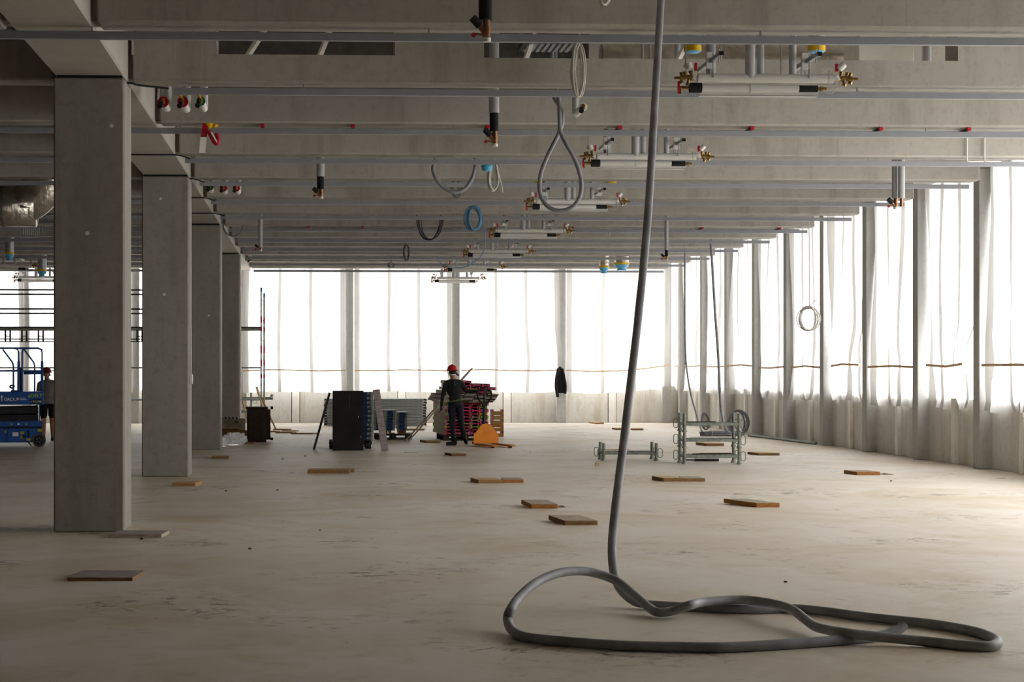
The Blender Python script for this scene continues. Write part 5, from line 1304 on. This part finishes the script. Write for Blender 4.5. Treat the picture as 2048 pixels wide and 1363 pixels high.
cp = MB().tube(spline([(-0.70, 0.15, 1.24), (-0.66, 0.15, 1.30), (-0.74, 0.15, 1.34), (-0.70, 0.15, 1.38), (-0.63, 0.15, 1.35)], 4), 0.02, 8).box(-0.72, -0.58, 0.1, 0.25, 1.236, 1.27).build('control_lever', 'lift_blue', lf)

# ================================================================== PEOPLE
mat('skin', hexc('#b07a5c'), 0.55, var=0.05)
mat('shirt_black', hexc('#202122'), 0.8, var=0.15)
mat('trousers_navy', hexc('#1a1d26'), 0.85, var=0.18)
mat('tee_grey', hexc('#7d7a78'), 0.85, var=0.08)
mat('shorts_black', hexc('#161719'), 0.85, var=0.15)
mat('helmet_red', hexc('#e23127'), 0.3, var=0.03)
mat('helmet_dark_red', hexc('#7c1c24'), 0.35, var=0.03)
mat('glove_black', hexc('#191a1b'), 0.85, var=0.15)
mat('boot_black', hexc('#232322'), 0.8, var=0.2)
mat('belt_green', hexc('#58663c'), 0.85, var=0.15)
mat('hair_dark', hexc('#2a211b'), 0.8, var=0.2)
def ball(m, c, r, sq=(1, 1, 1), n=14):
    vs = []; fs = []; k = 8
    for i in range(k + 1):
        a = math.pi * i / k
        for j in range(n):
            t = 2 * math.pi * j / n
            vs.append((c[0] + r * sq[0] * math.sin(a) * math.cos(t), c[1] + r * sq[1] * math.sin(a) * math.sin(t), c[2] + r * sq[2] * math.cos(a)))
    for i in range(k): fs += [(i * n + j, (i + 1) * n + j, (i + 1) * n + (j + 1) % n, i * n + (j + 1) % n) for j in range(n)]
    m.add(vs, fs, 0, True)
def limb(m, pts, rs):
    for (a, b, r0, r1) in zip(pts, pts[1:], rs, rs[1:]): m.cyl(a, b, r0, r1, n=14)
    for p, r in zip(pts, rs): ball(m, p, r)
def solid(m, name, mats, pick, parent, voxel, smooth=6):
    """fuse the overlapping solids into one continuous skin"""
    me = bpy.data.meshes.new(name); me.from_pydata(m.v, [], m.f)
    t = bpy.data.objects.new('tmp', me); COL.objects.link(t)
    md = t.modifiers.new('r', 'REMESH'); md.mode = 'VOXEL'; md.voxel_size = voxel
    sm = t.modifiers.new('s', 'SMOOTH'); sm.factor = 0.5; sm.iterations = smooth
    bpy.context.view_layer.update()
    out = bpy.data.meshes.new_from_object(t.evaluated_get(bpy.context.evaluated_depsgraph_get()))
    bpy.data.objects.remove(t); out.name = name
    out.materials.clear()
    for x in mats: out.materials.append(MATS[x])
    idx = [pick(p.center) for p in out.polygons]
    out.polygons.foreach_set('material_index', idx); out.polygons.foreach_set('use_smooth', [True] * len(idx))
    o = bpy.data.objects.new(name, out); COL.objects.link(o)
    if parent is not None: o.parent = parent
    return o
def hand(wrist, fwd, side, nrm, curl, thumb, scale=1.0):
    """glove or bare hand: palm and five fingers of unequal length; fwd along the palm, side towards the thumb, nrm to the palm side"""
    m = MB(); w = Vector(wrist); f = Vector(fwd).normalized(); s = Vector(side).normalized(); n = Vector(nrm).normalized()
    S = scale
    for k in range(4): limb(m, [w + s * ((k - 1.5) * 0.018 * S), w + f * (0.085 * S) + s * ((k - 1.5) * 0.021 * S)], [0.017 * S, 0.0145 * S])
    for k, ln in enumerate((0.066, 0.080, 0.086, 0.076)):
        o = w + f * (0.085 * S) + s * ((k - 1.5) * 0.022 * S)
        pts = [o]; d = f.copy(); ax = f.cross(n).normalized()
        for j, q in enumerate((0.45, 0.32, 0.23)):
            d = Matrix.Rotation(curl * (0.8 + 0.2 * j), 3, ax) @ d
            o = o + d * (ln * q * S); pts.append(o)
        limb(m, pts, [0.0105 * S, 0.0098 * S, 0.009 * S, 0.0078 * S])
    o = w + f * (0.03 * S) + s * (0.030 * S)
    p2 = o + (s * 0.7 + f * 0.7).normalized() * (0.045 * S) + n * (0.010 * S)
    p3 = p2 + (f * 0.8 + n * thumb).normalized() * (0.036 * S)
    limb(m, [o, p2, p3], [0.014 * S, 0.0115 * S, 0.0095 * S])
    return m
def head_solids(m, c, fwd, neck):
    """skull, jaw, nose, brow, lips and ears looking along fwd"""
    c = Vector(c); f = Vector(fwd).normalized(); s = Vector((-f.y, f.x, 0)).normalized()
    limb(m, [Vector(neck), c + Vector((0, 0, -0.06)) - f * 0.015], [0.062, 0.055])
    ball(m, c + Vector((0, 0, 0.025)) - f * 0.012, 0.088, (0.95, 1.05, 1.12))
    ball(m, c + f * 0.030 + Vector((0, 0, -0.045)), 0.062, (0.95, 0.95, 1.05))
    ball(m, c + f * 0.052 + Vector((0, 0, -0.082)), 0.030)
    limb(m, [c + f * 0.082 + Vector((0, 0, 0.010)), c + f * 0.103 + Vector((0, 0, -0.030))], [0.010, 0.014])
    limb(m, [c + f * 0.078 + s * 0.035 + Vector((0, 0, 0.020)), c + f * 0.078 - s * 0.035 + Vector((0, 0, 0.020))], [0.011, 0.011])
    limb(m, [c + f * 0.086 + s * 0.018 + Vector((0, 0, -0.062)), c + f * 0.086 - s * 0.018 + Vector((0, 0, -0.062))], [0.009, 0.009])
    for k in (-1, 1): ball(m, c + s * (0.084 * k) + Vector((0, 0, -0.012)) - f * 0.008, 0.027, (0.5, 0.6, 1.1))
    return f, s
def face_parts(root, c, fwd):
    c = Vector(c); f = Vector(fwd).normalized(); s = Vector((-f.y, f.x, 0)).normalized()
    for k in (-1, 1):
        m = MB(); ball(m, c + f * 0.080 + s * (0.032 * k) + Vector((0, 0, 0.0)), 0.0125); m.build('eye', 'letter_white', root)
        m = MB(); ball(m, c + f * 0.0895 + s * (0.032 * k), 0.006); m.build('pupil', 'rubber_black', root)
def helmet(root, c, fwd, mt, tilt=0.0):
    """dome with rim, peak, ridge, strap and ear cups"""
    c = Vector(c); f = Vector(fwd).normalized(); s = Vector((-f.y, f.x, 0)).normalized()
    M = Matrix((s, f, Vector((0, 0, 1)))).transposed().to_4x4(); M.translation = c + Vector((0, 0, 0.035))
    prof = [(0.138, 0.0), (0.132, 0.012), (0.124, 0.05), (0.105, 0.095), (0.070, 0.128), (0.030, 0.142), (0.001, 0.145)]
    Ms = M @ Matrix.Diagonal((0.92, 1.12, 1, 1))
    h = MB().lathe(prof, n=22, M=Ms)
    h.lathe([(0.138, 0.0), (0.145, 0.002), (0.145, 0.008), (0.132, 0.012)], n=22, M=Ms)
    pk = [(x, y, 0.004) for x, y in ((-0.09, 0.10), (-0.06, 0.175), (0.0, 0.195), (0.06, 0.175), (0.09, 0.10))]
    h.add([M @ Vector(v) for v in pk] + [M @ (Vector(v) + Vector((0, 0, 0.008))) for v in pk], [(4, 3, 2, 1, 0), (5, 6, 7, 8, 9)] + [(i, (i + 1) % 5, 5 + (i + 1) % 5, 5 + i) for i in range(5)])
    h.tube([M @ Vector(v) for v in ((0, 0.13, 0.04), (0, 0.09, 0.11), (0, 0.0, 0.15), (0, -0.09, 0.11), (0, -0.135, 0.04))], 0.010, 6)
    hb = h.build('helmet', mt, root)
    MB().tube([M @ (Vector((0.131 * math.sin(t), -0.158 * math.cos(t), 0.018))) for t in [(-1.5 + 3.0 * i / 12) for i in range(13)]], 0.009, 6).build('helmet_band', 'rubber_black', hb)
    for k in (-1, 1):
        MB().tube([M @ Vector(v) for v in ((0.115 * k, 0.02, 0.0), (0.088 * k, 0.02, -0.07), (0.05 * k, 0.06, -0.15), (0, 0.075, -0.165))], 0.005, 5).build('chin_strap', 'rubber_black', hb)
    return hb, M

# ---- worker with the pallet jack, seen from behind
w1 = thing('person', 'worker in black top and red helmet seen from behind, gripping the pallet jack', 'person', F(912, 890.2))
m = MB()
limb(m, [(-0.10, 0, 0.90), (-0.085, 0.02, 0.47), (-0.055, -0.01, 0.09)], [0.093, 0.066, 0.048])
limb(m, [(0.075, 0, 0.90), (0.115, -0.02, 0.48), (0.185, -0.17, 0.19)], [0.093, 0.066, 0.048])
ball(m, (-0.015, 0.0, 0.96), 0.125, (1.28, 0.95, 0.95)); ball(m, (-0.02, 0.0, 1.08), 0.12, (1.2, 0.88, 1.0))
ball(m, (-0.04, 0.01, 1.26), 0.145, (1.24, 0.86, 1.15)); ball(m, (-0.055, 0.02, 1.37), 0.13, (1.42, 0.85, 0.85))
limb(m, [(-0.20, 0.02, 1.425), (-0.06, 0.02, 1.47), (0.10, 0.03, 1.43)], [0.062, 0.07, 0.062])
limb(m, [(-0.235, 0.02, 1.40), (-0.295, 0.0, 1.17), (-0.335, 0.02, 0.91)], [0.063, 0.048, 0.034])
limb(m, [(0.13, 0.03, 1.40), (0.25, -0.03, 1.235), (0.49, -0.07, 1.225)], [0.063, 0.049, 0.035])
HC = (-0.085, 0.03, 1.665)
hf, hs = head_solids(m, HC, (-0.35, 0.94, 0), (-0.065, 0.025, 1.47))
def pick1(c):
    if c.z > 1.515 and abs(c.x + 0.08) < 0.13: return 2
    if c.z < 0.985 and c.x > -0.24 : return 1
    return 0
body = solid(m, 'body', ['shirt_black', 'trousers_navy', 'skin'], pick1, w1, 0.011)
helmet(w1, HC, (-0.35, 0.94, 0), 'helmet_red')
MB().tube([Vector(HC) + Vector(v) for v in ((-0.07, -0.06, -0.035), (-0.03, -0.105, -0.05), (0.03, -0.10, -0.05), (0.075, -0.04, -0.035))], 0.014, 8).build('neck_band', 'letter_white', w1)
m = MB(); ball(m, Vector(HC) + Vector((0.105, 0.05, -0.03)), 0.03); ball(m, Vector(HC) + Vector((0.14, 0.06, -0.06)), 0.022); m.build('ear_defender', 'rubber_black', w1)
m = MB(); ball(m, Vector(HC) + Vector((0.005, -0.022, 0.0)), 0.094, (0.93, 1.0, 0.75)); m.build('hair', 'hair_dark', w1)
hand((-0.338, 0.02, 0.90), (-0.03, 0.05, -1), (0.1, 1, 0.05), (1, 0, 0), -0.45, 0.3).build('glove', 'glove_black', w1)
hand((0.47, -0.065, 1.235), (1, 0.1, 0.45), (-0.2, 1, 0), (0, 0.1, -1), -0.75, 0.6).build('glove', 'glove_black', w1)
MB().tube([(-0.185, -0.01, 0.975), (-0.12, -0.115, 1.0), (-0.02, -0.135, 1.02), (0.09, -0.115, 1.045), (0.145, -0.01, 1.055), (0.08, 0.11, 1.02), (-0.1, 0.115, 0.99)], 0.022, 8, closed=True).build('belt', 'belt_green', w1)
MB().box(-0.045, -0.035, -0.135, -0.11, 1.36, 1.47).build('zip_tab', 'cable_grey', w1)
MB().tube([(-0.19, -0.03, 0.93), (-0.205, -0.045, 0.75), (-0.175, -0.05, 0.60)], 0.014, 6).build('tool_strap', 'cable_grey', w1)
def boot(root, heel, toe, up, nm='boot'):
    m = MB(); h = Vector(heel); t = Vector(toe); u = Vector(up)
    limb(m, [h + u * 0.03, (h + t) / 2 + u * 0.03, t + u * 0.02], [0.043, 0.045, 0.040]); limb(m, [h + u * 0.04, h + u * 0.13], [0.044, 0.050])
    o = solid(m, nm, ['boot_black'], lambda c: 0, root, 0.01, 3); return o
boot(w1, (-0.02, -0.01, 0.016), (-0.20, -0.06, 0.022), (0, 0, 1))
boot(w1, (0.175, -0.22, 0.15), (0.225, -0.12, 0.045), Vector((0.1, 0.62, 0.75)))
# ---- second worker behind the lift, facing the viewer
w2 = thing('person', 'worker in grey shirt and dark red helmet standing behind the blue lift', 'person', F(96, 881.0))
m = MB()
limb(m, [(-0.10, 0, 0.90), (-0.105, -0.02, 0.48), (-0.11, 0.02, 0.09)], [0.095, 0.066, 0.046])
limb(m, [(0.09, 0, 0.90), (0.105, -0.02, 0.48), (0.115, 0.02, 0.09)], [0.095, 0.066, 0.046])
ball(m, (0, 0, 0.96), 0.135, (1.3, 0.98, 0.95)); ball(m, (0, 0, 1.08), 0.135, (1.22, 0.95, 1.0)); ball(m, (0, 0, 1.25), 0.15, (1.25, 0.88, 1.1)); ball(m, (0, 0, 1.34), 0.13, (1.4, 0.85, 0.8))
limb(m, [(-0.17, 0, 1.40), (0, 0.01, 1.44), (0.17, 0, 1.40)], [0.064, 0.07, 0.064])
for s in (-1, 1): limb(m, [(0.20 * s, 0, 1.375), (0.255 * s, 0.03, 1.11), (0.25 * s, -0.10, 0.90)], [0.066, 0.048, 0.034])
HC2 = (-0.03, -0.02, 1.615)
head_solids(m, HC2, (0.18, -0.98, 0), (-0.01, 0.0, 1.44))
def pick2(c):
    if c.z > 1.475: return 2
    if c.z < 0.55: return 2
    if abs(c.x) > 0.205 and c.z < 1.17: return 2
    if c.z < 0.90 and abs(c.x) < 0.225: return 1
    if abs(c.x) > 0.215 and c.z < 1.17: return 2
    return 0
solid(m, 'body', ['tee_grey', 'shorts_black', 'skin'], pick2, w2, 0.011)
face_parts(w2, HC2, (0.18, -0.98, 0))
helmet(w2, HC2, (0.18, -0.98, 0), 'helmet_dark_red')
m = MB(); ball(m, Vector(HC2) + Vector((0.0, 0.02, 0.0)), 0.094, (0.95, 0.9, 0.8)); m.build('hair', 'hair_dark', w2)
for s in (-1, 1):
    hand((0.25 * s, -0.10, 0.90), (0, -0.35, -1), (0, -1, 0.3), (-s, 0, 0), 0.5 * s, 0.3).build('hand', 'skin', w2)
    boot(w2, (0.115 * s, 0.03, 0.016), (0.13 * s, -0.17, 0.022), (0, 0, 1))
    MB().cyl((0.105 * s - 0.005, 0.0, 0.60), (0.10 * s, 0.0, 0.90), 0.093, 0.105, n=16).build('shorts_leg', 'shorts_black', w2)
